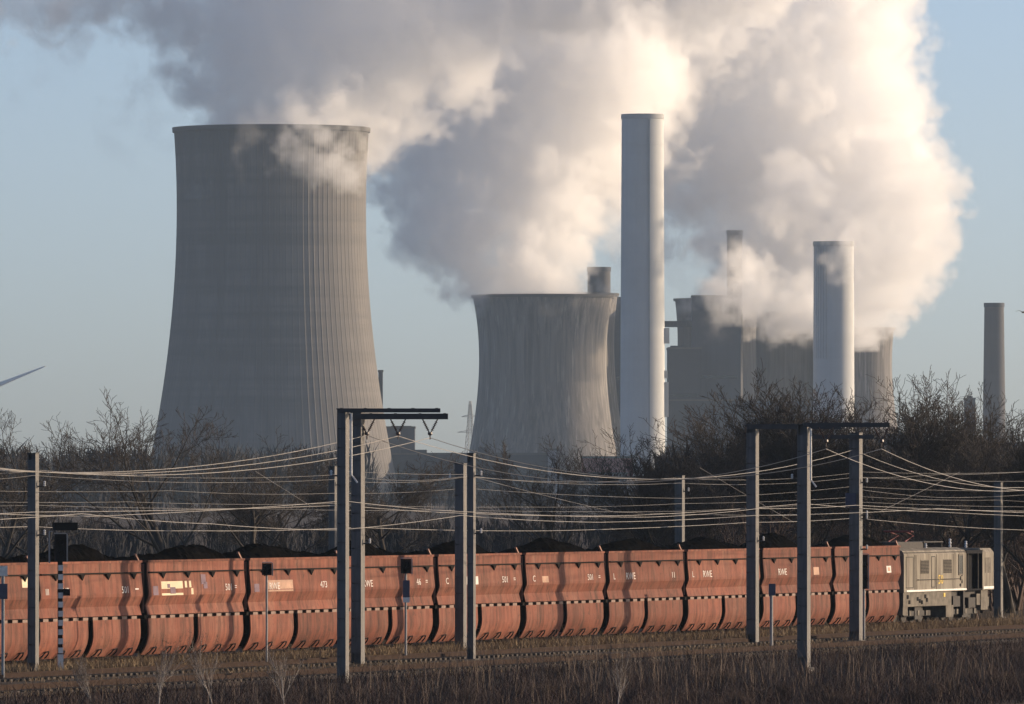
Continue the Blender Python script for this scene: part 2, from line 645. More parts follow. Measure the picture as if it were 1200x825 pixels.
chimney('chimney', 'tall pale round chimney, tallest of all, sunlit low on its right side', 753, YD, 134, 24.5, 26.5, M['stack_w'], M['stack_g'], extra_d)
chimney('chimney', 'shorter pale round chimney with its top in the steam', 977, YE, 283, 23.5, 24.5, M['stack_w'], M['stack_g'], extra_e)
chimney('chimney', 'slim dark brick coloured chimney standing free at the far right', 1165, 5200, 355, 11.5, 14.0, M['stack_d'], M['clad_dark'])
chimney('chimney', 'stubby dark chimney top behind the streaked cooling tower', 702, YH + 150, 313, 13.5, 14.0, M['stack_d'], M['clad_dark'])
chimney('chimney', 'slim dark stack on the roof of the walkway block, half lost in steam', 861, YH - 19, 270, 9.0, 9.5, M['stack_d'], M['clad_dark'])


def plant_block(label, x0, x1, top, Y, depth, material, name='plant_building', cat='building', extras=(), windows=0, bottom=None):
    k = Y / F
    h = CAMZ + (HZ - top) * k
    z0 = 0 if bottom is None else CAMZ + (HZ - bottom) * k
    w = (x1 - x0) * k
    t = thing(name, label, cat, (pr((x0 + x1) / 2, Y), Y, 0))
    m = MB()
    m.box(-w / 2, w / 2, 0, depth, z0, h)
    m.build('wall', material, t)
    q = MB()
    q.box(-w / 2 - 0.3, w / 2 + 0.3, -0.3, depth + 0.3, h, h + 1.0)
    q.build('roof', M['roofing'], t)
    for (ex0, ex1, etop) in extras:
        b = MB()
        b.box((ex0 - (x0 + x1) / 2) * k, (ex1 - (x0 + x1) / 2) * k, 2, depth * 0.6, h + 1.0, CAMZ + (HZ - etop) * k)
        b.build('roof_house', material, t)
    for i in range(windows):
        b = MB()
        zz = z0 + (h - z0) * (0.35 + 0.5 * i / max(1, windows))
        b.box(-w * 0.42, w * 0.42, -0.12, 0.1, zz, zz + 1.8)
        b.build('window_strip', M['glass'], t)
    return t


plant_block('dark boiler house rising behind the tall pale chimney', 712, 745, 350, YH + 110, 40, M['clad_dark'], windows=2)
plant_block('blue dark boiler block between the tall chimney and the walkway block', 783, 822, 409, YH - 60, 40, M['clad_dark'], extras=((786, 800, 405),), windows=3)
plant_block('grey upright block that carries the high walkway, partly in steam', 811, 868, 348, YH - 30, 22, M['clad_mid'], windows=2)
wk = thing('walkway_bridge', 'thin high walkway bridge between the tall pale chimney and the grey block', 'bridge', at(795, 380, YH - 20))
b_ = MB()
kk = (YH - 20) / F
b_.box(-17 * kk, 17 * kk, -1.5, 1.5, -1.6, 1.8)
b_.build('gallery', M['clad_dark'], wk)
for i in range(7):
    b_ = MB()
    b_.box((-16 + i * 5) * kk, (-15.4 + i * 5) * kk, -1.6, -1.51, -1.2, 1.4)
    b_.build('frame', M['clad_mid'], wk)
plant_block('pale concrete block with rounded shoulder at the foot of the largest tower', 452, 486, 502, 4360, 30, M['clad_mid'], extras=((458, 482, 499),))
plant_block('slim dark stair shaft on the right edge of the largest tower', 443.5, 448.5, 436, YA + 20, 6, M['clad_dark'])
plant_block('long low dark hall in front of the streaked cooling tower', 440, 652, 533, 4300, 40, M['clad_dark'], extras=((470, 500, 527), (560, 574, 524)), windows=2)
plant_block('pale square pillar block among low dark halls', 642, 655, 528, 4290, 14, M['clad_pale'])
plant_block('low red clad hall at the foot of the streaked tower', 682, 742, 537, 4280, 40, M['clad_red'], windows=1)
plant_block('low bluish hall under the red clad hall', 655, 735, 556, 4180, 30, M['clad_dark'], windows=2)
plant_block('small pale shed at the foot of the tall pale chimney', 735, 778, 560, 4200, 25, M['clad_pale'], windows=1)
plant_block('small dark conveyor head house beside the free standing chimney', 1131, 1143, 468, 5100, 14, M['clad_dark'], extras=((1134, 1140, 464),))
plant_block('low dark hall far behind the bare trees at the right', 1000, 1200, 520, 4700, 50, M['clad_dark'], extras=((1040, 1075, 508), (1120, 1150, 512)))
plant_block('low dark hall behind the bare trees below the walkway', 783, 955, 470, YH - 100, 40, M['clad_dark'], windows=2)


# lattice pylon far away
def pylon(px, Y, top):
    k = Y / F
    h = CAMZ + (HZ - top) * k
    t = thing('power_pylon', 'thin lattice power pylon far off beside the streaked cooling tower', 'pylon', (pr(px, Y), Y, 0), 0.4)
    m = MB()

    def wd(z):
        return 4.2 * (1 - z / h) + 0.5
    for a, b in ((-1, -1), (1, -1), (1, 1), (-1, 1)):
        m.tube([(a * wd(0), b * wd(0), 0), (a * wd(h), b * wd(h), h)], 0.22, 4)
    z = 0
    while z < h - 3:
        z2 = z + wd(z) * 1.7
        z2 = min(z2, h)
        for a, b, c, d in ((-1, -1, 1, -1), (1, -1, 1, 1), (1, 1, -1, 1), (-1, 1, -1, -1)):
            m.tube([(a * wd(z), b * wd(z), z), (c * wd(z2), d * wd(z2), z2)], 0.12, 3)
            m.tube([(c * wd(z), d * wd(z), z), (a * wd(z2), b * wd(z2), z2)], 0.12, 3)
        z = z2
    m.build('lattice', M['galv'], t)
    for zz, ln in ((h * 0.68, 9), (h * 0.84, 6)):
        c = MB()
        for sg in (-1, 1):
            c.tube([(0, 0, zz + 1.6), (sg * ln, 0, zz)], 0.18, 4)
            c.tube([(0, 0, zz), (sg * ln, 0, zz)], 0.18, 4)
        c.build('cross_arm', M['galv'], t)


pylon(551, 5900, 470)


# wind turbine: the hub stands just outside the frame
def turbine():
    Y = 6800
    hub = at(-14, 456, Y)
    t = thing('wind_turbine', 'white wind turbine blade reaching in low at the far left', 'wind turbine', (hub.x, hub.y, 0))
    m = MB()
    m.lathe([(2.6, 0), (1.5, hub.z - 1.5)], 24, (0, 4.5, 0))
    m.build('mast', M['blade'], t, True)
    m = MB()
    m.box(-1.7, 1.7, 0.5, 9, hub.z - 1.7, hub.z + 1.8)
    m.build('nacelle', M['blade'], t)
    m = MB()
    m.lathe([(1.7, 0), (1.5, 1.0), (0.8, 1.8), (0.05, 2.1)], 20)
    hb = m.build('hub', M['blade'], t, True)
    hb.location = (0, 0.5, hub.z)
    hb.rotation_euler = (R(90), 0, 0)
    for i in range(3):
        b = MB()
        ln = 48.0
        st = [(0, 1.0, 0.9), (4, 1.1, 0.8), (9, 1.9, 0.55), (18, 1.5, 0.36), (32, 1.0, 0.2), (44, 0.6, 0.1), (ln, 0.12, 0.04)]
        n = 10
        for d, c, th in st:
            for q in range(n):
                an = 2 * math.pi * q / n
                b.v.append((d, math.sin(an) * th, math.cos(an) * c * 0.9))
        for q in range(len(st) - 1):
            for j in range(n):
                a, e = q * n + j, q * n + (j + 1) % n
                b.f.append((a, e, e + n, a + n))
        b.f.append(tuple(range((len(st) - 1) * n, len(st) * n)))
        o = b.build('blade', M['blade'], t, True)
        o.location = (0, -0.6, hub.z)
        o.rotation_euler = (0, -R(21.8 + 120 * i), 0)


turbine()
# ------------------------------------------------------------------ steam: a real density grid filled by geometry nodes
VOX = 1.65
PUFFS_MAIN = [  # column, row, radius (photograph pixels), depth offset in metres, strength
    # streaked tower
    (630, 350, 58, 0, 1), (590, 338, 46, -6, 1), (672, 338, 34, 10, .8), (610, 310, 64, 0, 1), (562, 325, 44, 0, 1), (540, 302, 54, -8, 1), (650, 290, 58, 14, .9),
    (500, 265, 60, 0, 1), (560, 250, 82, 10, 1), (470, 225, 48, 0, 1), (640, 225, 82, 20, 1), (530, 190, 92, 10, 1), (455, 175, 50, -5, 1), (600, 150, 112, 20, 1),
    (690, 160, 95, 40, 1), (705, 250, 52, 40, .75), (500, 110, 92, 0, 1), (440, 130, 58, -15, 1), (700, 60, 120, 20, 1), (590, 50, 110, 0, 1), (490, 30, 100, 0, 1), (420, 60, 70, 0, 1),
    # towers under the shorter chimney
    (845, 352, 44, 170, .8), (880, 350, 50, 180, 1), (930, 352, 57, 180, 1), (990, 372, 48, 180, 1), (1015, 352, 54, 180, 1), (960, 330, 64, 180, 1), (1050, 318, 60, 170, 1),
    (900, 310, 67, 180, 1), (1066, 280, 62, 170, 1), (1084, 250, 54, 170, 1), (1000, 280, 82, 170, 1), (1055, 220, 78, 165, 1), (1074, 195, 46, 165, 1), (930, 250, 87, 170, 1),
    (870, 280, 62, 170, .9), (960, 190, 112, 160, 1), (1020, 125, 82, 160, 1), (1015, 60, 76, 150, 1), (1005, 10, 80, 150, 1), (880, 180, 97, 150, 1), (900, 90, 112, 140, 1),
    (830, 220, 58, 150, .85), (800, 140, 97, 130, 1), (810, 50, 112, 110, 1), (760, 205, 58, 120, .85), (740, 100, 102, 90, 1), 
    # above the frame
    (430, -50, 100, 0, 1), (560, -50, 110, 0, 1), (700, -50, 110, 60, 1), (840, -50, 110, 110, 1), (970, -50, 85, 140, 1),
    (725, 170, 72, 90, 1), (720, 80, 100, 70, 1), (995, 300, 33, -227, 1), (1004, 280, 32, -227, 1), (978, 284, 26, -227, .8),
    # nearer lobe behind the shorter chimney, first row added to shade the tall one
    (1010, 335, 44, -100, 1), (1050, 300, 56, -100, 1), (1075, 250, 54, -95, 1), (1000, 265, 62, -95, 1), (965, 305, 46, -100, .95), (1040, 200, 60, -90, 1), (940, 240, 60, -85, .95),
    (895, 345, 46, 10, 1), (940, 352, 46, 10, 1), (985, 378, 32, 10, 1), (1015, 372, 34, 20, 1), (868, 338, 34, 0, .85), (800, 232, 50, 140, .95), (785, 268, 38, 140, .8), (815, 265, 40, 150, .85),
    (862, 332, 36, 40, 1), (884, 352, 34, 40, 1), (862, 312, 28, 60, .95), (836, 350, 24, 60, .6), (872, 365, 30, 40, .95), (850, 360, 26, 60, .7),
    # thin shreds below the plume
    (795, 310, 42, 140, .5), (760, 290, 42, 130, .55), (725, 322, 36, 120, .55), (815, 348, 38, 150, .5), (705, 335, 24, 90, .5), (835, 300, 42, 150, .55), (840, 385, 24, 20, .5), (865, 400, 24, 30, .45),
    (680, 362, 16, -60, .5), (650, 358, 16, -60, .5), (565, 368, 20, 0, .5),
]
PUFFS_LEFT = [
    # largest tower
    (318, 172, 100, 0, .85), (350, 152, 80, -5, .9), (390, 168, 48, -20, .7), (280, 140, 62, 0, .9), (250, 120, 48, 0, .85), (370, 120, 78, 10, 1), (320, 95, 82, 10, 1),
    (400, 80, 88, 25, 1), (270, 75, 68, 5, 1), (230, 62, 48, 5, .85), (330, 40, 92, 20, 1), (420, 10, 100, 40, 1), (250, 15, 70, 10, 1), (200, 25, 50, 5, .95), (170, 5, 50, 5, .9),
    (300, -30, 90, 10, 1), (400, -40, 90, 20, 1), (180, -40, 60, 0, .9), (90, -30, 62, 0, .85), (440, 110, 50, 30, .9),
    (470, 60, 82, 40, 1), (480, 130, 56, 45, .9), (520, 25, 82, 50, 1), (452, 178, 42, 35, .8), (490, -40, 90, 40, 1), (545, 85, 60, 60, .85), (430, 150, 50, 20, .9),
    # the same sheet carried on across the top, added to shade the plume
    (600, 0, 70, 55, .95), (660, -30, 80, 60, 1), (740, -30, 75, 60, 1), (820, -25, 75, 60, 1), (890, -30, 65, 60, 1), (700, 20, 55, 60, .8), (790, 25, 50, 60, .75),
    # thin upper left
    (110, 5, 50, 0, 1), (65, 8, 52, 0, .95), (20, 5, 48, 0, .85), (95, 48, 30, 0, .75), (-15, 15, 50, 0, .8), (60, 45, 24, 0, .6),
    (165, 95, 38, 0, .55), (195, 75, 40, 0, .6), (140, 130, 34, 0, .5), (185, 135, 32, 0, .55), (120, 165, 30, 0, .45), (215, 110, 36, 0, .6), (150, 180, 28, 0, .4), (15, 115, 30, 0, .4), (60, 85, 38, 0, .42), (105, 195, 26, 0, .38),
    # shreds rolling over the front of the rim
    (385, 190, 40, -62, .9), (345, 176, 40, -64, .75), (412, 210, 28, -55, .7), (300, 162, 30, -66, .6), (370, 160, 36, -62, .9), (405, 165, 34, -56, .9),
]


def make_steam(label, PUFFS, Y0, bounds, seed):
    SX0, SX1, SY0, SY1, SZ0, SZ1 = bounds
    rng = np.random.default_rng(seed)
    C = np.array([[(c[0] - 600) * (Y0 + c[3]) / F, Y0 + c[3], CAMZ + (HZ - c[1]) * (Y0 + c[3]) / F] for c in PUFFS])
    RR = np.array([c[2] * (Y0 + c[3]) / F for c in PUFFS])
    DD = np.array([c[4] for c in PUFFS])
    # extra small billows on the skins of the big puffs
    ex, er, ed = [], [], []
    for i in range(len(PUFFS)):
        if DD[i] < 0.5 or RR[i] < 14:
            continue
        for q in range(7):
            v = rng.normal(size=3)
            v /= np.linalg.norm(v)
            ex.append(C[i] + v * RR[i] * rng.uniform(0.72, 0.95))
            er.append(RR[i] * rng.uniform(0.22, 0.42))
            ed.append(DD[i])
    C = np.vstack([C, np.array(ex)])
    RR = np.concatenate([RR, er])
    DD = np.concatenate([DD, ed])
    st = 6.5
    gx = np.arange(SX0 + 8, SX1 - 8, st)
    gy = np.arange(SY0 + 8, SY1 - 8, st)
    gz = np.arange(SZ0 + 6, SZ1 - 8, st)
    G = np.stack(np.meshgrid(gx, gy, gz, indexing='ij'), -1).reshape(-1, 3)
    best = np.full(len(G), -1e9)
    dens = np.zeros(len(G))
    for c, r, d in zip(C, RR, DD):
        sd = r - np.sqrt(((G - c) ** 2).sum(1))
        up = sd > best
        # thin puffs never thin out a thick one
        dens = np.where(sd > 0, np.maximum(dens, d), dens)
        best = np.where(up, sd, best)
    keep = best > 3.0
    P = G[keep] + rng.uniform(-2.4, 2.4, (int(keep.sum()), 3))
    rad = np.minimum(best[keep], 13.0)
    dn = dens[keep]
    # nothing inside the solid fronts of towers needs removing: the shells hide it
    me = bpy.data.meshes.new('steam_plume')
    me.vertices.add(len(P))
    me.vertices.foreach_set('co', P.astype(np.float32).ravel())
    a = me.attributes.new('reach', 'FLOAT', 'POINT')
    a.data.foreach_set('value', rad.astype(np.float32))
    a = me.attributes.new('thick', 'FLOAT', 'POINT')
    a.data.foreach_set('value', dn.astype(np.float32))
    me.update()
    o = bpy.data.objects.new('steam_plume', me)
    COL.objects.link(o)
    tag(o, label, 'steam', kind='stuff')

    # material
    m = bpy.data.materials.new('steam')
    m.use_nodes = True
    t = m.node_tree
    t.nodes.remove(t.nodes['Principled BSDF'])
    pv = t.nodes.new('ShaderNodeVolumePrincipled')
    pv.inputs['Color'].default_value = (1.0, 0.998, 0.996, 1)
    pv.inputs['Density'].default_value = 0.06
    pv.inputs['Anisotropy'].default_value = 0.35
    t.links.new(pv.outputs[0], t.nodes['Material Output'].inputs['Volume'])
    me.materials.append(m)

    g = bpy.data.node_groups.new('steam_density', 'GeometryNodeTree')
    g.interface.new_socket('Geometry', in_out='INPUT', socket_type='NodeSocketGeometry')
    g.interface.new_socket('Geometry', in_out='OUTPUT', socket_type='NodeSocketGeometry')
    N, L = g.nodes, g.links
    gi = N.new('NodeGroupInput')
    go = N.new('NodeGroupOutput')
    pos = N.new('GeometryNodeInputPosition')

    def math_(op, a, b=None, c=None):
        x = N.new('ShaderNodeMath')
        x.operation = op
        for i, q in enumerate((a, b, c)):
            if q is None:
                continue
            if isinstance(q, (int, float)):
                x.inputs[i].default_value = q
            else:
                L.new(q, x.inputs[i])
        return x.outputs[0]

    def noise(scale, detail, rough, dist=0.0, vec=None, color=False):
        x = N.new('ShaderNodeTexNoise')
        x.inputs['Scale'].default_value = scale
        x.inputs['Detail'].default_value = detail
        x.inputs['Roughness'].default_value = rough
        x.inputs['Distortion'].default_value = dist
        L.new(vec or pos.outputs[0], x.inputs['Vector'])
        return x.outputs['Color'] if color else x.outputs['Fac']

    # warp the lookup a little so that edges curl
    wn = noise(1 / 26.0, 3, 0.55, color=True)
    ws = N.new('ShaderNodeVectorMath')
    ws.operation = 'SUBTRACT'
    L.new(wn, ws.inputs[0])
    ws.inputs[1].default_value = (0.5, 0.5, 0.5)
    wm = N.new('ShaderNodeVectorMath')
    wm.operation = 'MULTIPLY_ADD'
    L.new(ws.outputs[0], wm.inputs[0])
    wm.inputs[1].default_value = (34, 34, 34)
    L.new(pos.outputs[0], wm.inputs[2])
    wp = wm.outputs[0]

    px = N.new('GeometryNodeProximity')
    px.target_element = 'POINTS'
    L.new(gi.outputs[0], px.inputs['Geometry'])
    L.new(wp, px.inputs['Sample Position'])
    sn = N.new('GeometryNodeSampleNearest')
    L.new(gi.outputs[0], sn.inputs['Geometry'])
    L.new(wp, sn.inputs['Sample Position'])

    def sample(name):
        na = N.new('GeometryNodeInputNamedAttribute')
        na.data_type = 'FLOAT'
        na.inputs['Name'].default_value = name
        si = N.new('GeometryNodeSampleIndex')
        si.data_type = 'FLOAT'
        L.new(gi.outputs[0], si.inputs['Geometry'])
        L.new(na.outputs['Attribute'], si.inputs['Value'])
        L.new(sn.outputs['Index'], si.inputs['Index'])
        return si.outputs[0]
    reach, thick = sample('reach'), sample('thick')
    f = math_('SUBTRACT', reach, px.outputs['Distance'])       # metres inside the skin
    # billows: ridged noise makes rounded lobes with sharp creases
    n1 = noise(1 / 30.0, 5, 0.58)
    bl = math_('ABSOLUTE', math_('SUBTRACT', n1, 0.5))
    n2 = noise(1 / 10.0, 4, 0.6)
    e = math_('ADD', math_('MULTIPLY', bl, 62.0), math_('MULTIPLY', math_('SUBTRACT', n2, 0.5), 18.0))
    f2 = math_('SUBTRACT', math_('ADD', f, e), 6.0)
    # thin steam gets holes
    mr = N.new('ShaderNodeMapRange')
    mr.interpolation_type = 'SMOOTHSTEP'
    mr.inputs['From Min'].default_value = -1.0
    mr.inputs['From Max'].default_value = 3.4
    L.new(f2, mr.inputs['Value'])
    n3 = noise(1 / 22.0, 6, 0.62, 1.2)
    mh = N.new('ShaderNodeMapRange')
    mh.interpolation_type = 'SMOOTHSTEP'
    mh.inputs['From Min'].default_value = 0.42
    mh.inputs['From Max'].default_value = 0.66
    L.new(n3, mh.inputs['Value'])
    # holes fade out as thickness goes to one
    hole = math_('MAXIMUM', mh.outputs[0], math_('SMOOTH_MIN', math_('MULTIPLY', math_('MAXIMUM', math_('SUBTRACT', thick, 0.35), 0.0), 2.0), 1.0, 0.1))
    d = math_('MULTIPLY', math_('MULTIPLY', mr.outputs[0], hole), math_('MULTIPLY', thick, thick))
    # uneven thickness inside the cloud too
    n4 = noise(1 / 40.0, 4, 0.6)
    d = math_('MULTIPLY', d, math_('ADD', 0.35, math_('MULTIPLY', n4, 1.3)))
    vc = N.new('GeometryNodeVolumeCube')
    L.new(d, vc.inputs['Density'])
    vc.inputs['Min'].default_value = (SX0, SY0, SZ0)
    vc.inputs['Max'].default_value = (SX1, SY1, SZ1)
    vc.inputs['Resolution X'].default_value = int((SX1 - SX0) / VOX)
    vc.inputs['Resolution Y'].default_value = int((SY1 - SY0) / VOX)
    vc.inputs['Resolution Z'].default_value = int((SZ1 - SZ0) / VOX)
    sm = N.new('GeometryNodeSetMaterial')
    sm.inputs['Material'].default_value = m
    L.new(vc.outputs[0], sm.inputs['Geometry'])
    L.new(sm.outputs[0], go.inputs[0])
    md = o.modifiers.new('density_grid', 'NODES')
    md.node_group = g
    return o


make_steam('broad billowing steam from the streaked tower and the towers at the right', PUFFS_MAIN, 4800.0, (-122.0, 286.0, 4538.0, 5075.0, 84.0, 331.0), 7)
make_steam('mauve steam rising from the largest cooling tower and trailing off to the left', PUFFS_LEFT, 4300.0, (-266.0, 150.0, 4205.0, 4420.0, 146.0, 282.0), 8)


# ------------------------------------------------------------------ winter haze round everything
def make_haze():
    m = bpy.data.materials.new('haze_air')
    m.use_nodes = True
    t = m.node_tree
    t.nodes.remove(t.nodes['Principled BSDF'])
    pv = t.nodes.new('ShaderNodeVolumePrincipled')
    pv.inputs['Color'].default_value = (0.62, 0.80, 1.0, 1)
    pv.inputs['Density'].default_value = 0.000034
    pv.inputs['Anisotropy'].default_value = 0.1
    t.links.new(pv.outputs[0], t.nodes['Material Output'].inputs['Volume'])
    mb = MB()
    mb.box(-9000, 9000, -1500, 9000, -3, 335)
    o = mb.build('haze', m)
    tag(o, 'pale blue winter haze filling the air over the railway and the power station', 'haze', kind='stuff')


make_haze()
# ------------------------------------------------------------------ the coal train
PITCH = 12.14
LEN = 11.45            # body length; the rest is the gap between wagons
S0 = 6.8
UPPER = [(-1.47, 2.12), (-1.36, 2.55), (-1.53, 2.98), (-1.54, 3.10), (-1.45, 4.05), (-1.45, 4.50)]


def skin(mb, prof, x0, x1, t=0.05, segs=6):
    """A bent plate along x: outer profile and its inner copy."""
    pts = prof + [(y + t, z) for y, z in reversed(prof)]
    mb.prism(pts, x0, x1)


def make_wagon():
    t = thing('coal_hopper_wagon', 'coal wagon', 'wagon')
    h = MB()
    for sg in (1, -1):
        pr_ = [(y * sg, z) for y, z in UPPER]
        if sg == 1:
            skin(h, pr_, 0.0, LEN)
        else:
            skin(h, pr_, 0.0, LEN, -0.05)
    # end walls a little inside, dark for grime and the shade of the gap
    for x in (0.02, LEN - 0.08):
        pl = [(y + 0.03, z) for y, z in UPPER] + [(-y - 0.03, z) for y, z in reversed(UPPER)]
        ew = MB()
        ew.prism(pl, x, x + 0.06)
        ew.build('end_wall', M['wagon_dark'], t)
    h.build('hopper_body', M['paint'], t)
    # top rail and ledge with its little brackets
    r = MB()
    for sg in (1, -1):
        a, b = sorted((-1.50 * sg, -1.38 * sg))
        r.box(-0.03, LEN + 0.03, a, b, 4.50, 4.60)
    for x in (-0.03, LEN - 0.09):
        r.box(x, x + 0.12, -1.376, 1.376, 4.50, 4.60)
    r.build('top_rail', M['paint'], t)
    ld = MB()
    for sg in (1, -1):
        a, b = sorted((-1.56 * sg, -1.452 * sg))
        ld.box(0.05, LEN - 0.05, a, b, 4.02, 4.08)
    ld.build('ledge', M['wagon_dark'], t)  # dark colour paints in the shadow line of the ledge
    for i in range(4):
        x = 1.35 + i * 2.92
        b = MB()
        b.v = [(x, -1.455, 4.018), (x + 0.5, -1.455, 4.018), (x + 0.42, -1.475, 3.75), (x, -1.60, 4.018), (x + 0.5, -1.60, 4.018), (x + 0.42, -1.51, 3.75)]
        b.f = [(0, 1, 2), (3, 5, 4), (0, 3, 4, 1), (1, 4, 5, 2), (2, 5, 3, 0)]
        b.build('bracket', M['wagon_dark'], t)
    # waist beam: dark with pale support blocks
    wb = MB()
    wb.box(0.05, LEN - 0.05, -1.28, 1.28, 1.93, 2.118)
    wb.build('waist_beam', M['wagon_dark'], t)
    for i in range(10):
        x = 0.45 + i * 1.10
        b = MB()
        b.box(x, x + 0.58, -1.45, -1.285, 1.955, 2.085)
        b.build('support_block', M['block'], t)
    # four discharge doors, two on each side
    for sg in (-1, 1):
        for x0, x1 in ((0.12, 5.42), (6.0, LEN - 0.1)):
            prof = []
            for q in range(17):
                u = q / 16.0
                z = 1.955 - u * 1.66
                y = 1.44 + 0.04 * math.sin(u * 2.2) - 0.40 * max(0, u - 0.35) ** 2 / 0.4225
                prof.append((sg * y, z))
            d = MB()
            skin(d, prof, x0, x1, -0.06 * sg)
            dd = d.build('discharge_door', M['paint'], t)
            if sg < 0:
                for j in range(3):
                    hx = x0 + 0.75 + j * 1.75
                    b = MB()
                    b.tube([(hx - 0.30, -1.14, 0.30), (hx - 0.16, -1.30, 0.46), (hx + 0.02, -1.38, 0.62), (hx + 0.30, -1.40, 0.64), (hx + 0.34, -1.34, 0.50), (hx + 0.24, -1.22, 0.33)], 0.035, 5)
                    b.build('hook_handle', M['wagon_dark'], dd)
    # dark core behind the doors and below
    c = MB()
    c.box(0.25, LEN - 0.25, -0.62, 0.62, 0.85, 1.925)
    c.build('spine', M['wagon_dark'], t)
    # end platform posts and the tilted grab plate at the top of the corner
    for x in (-0.06, LEN + 0.0):
        b = MB()
        b.box(x, x + 0.06, -1.30, -1.20, 2.2, 4.44)
        b.build('corner_post', M['wagon_edge'], t)
    g = MB()
    mt = Matrix.Translation((LEN - 0.35, -1.40, 4.66)) @ Matrix.Rotation(R(38), 4, 'Y')
    g.box(-0.35, 0.25, -0.05, 0.05, -0.05, 0.05, mt)
    g.build('grab_plate', M['wagon_edge'], t)
    # bogies with wheels
    for bx in (2.2, LEN - 2.2):
        b = MB()
        b.box(bx - 1.5, bx + 1.5, -1.02, -0.90, 0.42, 0.62)
        b.box(bx - 1.5, bx + 1.5, 0.90, 1.02, 0.42, 0.62)
        b.box(bx - 0.25, bx + 0.25, -0.9, 0.9, 0.45, 0.80)
        bg_ = b.build('bogie', M['wagon_dark'], t)
        for wx in (bx - 0.95, bx + 0.95):
            for sg in (-1, 1):
                w = MB()
                w.lathe([(0.02, -0.07), (0.44, -0.07), (0.46, 0.0), (0.44, 0.07), (0.02, 0.07)], 20)
                wo = w.build('wheel', M['wagon_dark'], bg_)
                wo.location = (wx, sg * 0.75, 0.63)
                wo.rotation_euler = (R(90), 0, 0)
    for x, sgx in ((-0.02, -1), (LEN + 0.02, 1)):
        for yy in (-0.875, 0.875):
            b = MB()
            b.tube([(x, yy, 1.05), (x + sgx * 0.30, yy, 1.05)], 0.09, 8)
            b.tube([(x + sgx * 0.30, yy, 1.05), (x + sgx * 0.34, yy, 1.05)], 0.22, 12)
            b.build('buffer', M['wagon_dark'], t)
    return t


def text_verts(s, size):
    cu = bpy.data.curves.new('txt', 'FONT')
    cu.body = s
    cu.size = size
    cu.extrude = 0.004
    cu.resolution_u = 2
    ob = bpy.data.objects.new('txt', cu)
    me = bpy.data.meshes.new_from_object(ob)
    vs = [tuple(v.co) for v in me.vertices]
    fs = [tuple(p.vertices) for p in me.polygons]
    bpy.data.objects.remove(ob)
    bpy.data.curves.remove(cu)
    bpy.data.meshes.remove(me)
    return vs, fs


def plate_y(z, off=0.012):
    if z > 3.10:
        return -1.54 + (z - 3.10) / 0.95 * 0.09 - off
    return -1.54 - off


def put_text(mb, s, x, z, size, bold=1.35):
    """Lettering on the upper side plate; x from the wagon's left end."""
    vs, fs = text_verts(s, size)
    out = []
    for a, b, c in vs:
        zz = z + b
        out.append((x + a * bold, plate_y(zz) - c - 0.002, zz))
    mb.add(out, fs)
    return max(p[0] for p in out) if out else x


def put_rect(mb, x0, x1, z0, z1, off=0.008):
    mb.add([(x0, plate_y(z0, off), z0), (x1, plate_y(z0, off), z0), (x1, plate_y(z1, off), z1), (x0, plate_y(z1, off), z1),
            (x0, plate_y(z0, 0.002), z0), (x1, plate_y(z0, 0.002), z0), (x1, plate_y(z1, 0.002), z1), (x0, plate_y(z1, 0.002), z1)],
           [(0, 1, 2, 3), (7, 6, 5, 4), (0, 4, 5, 1), (1, 5, 6, 2), (2, 6, 7, 3), (3, 7, 4, 0)])


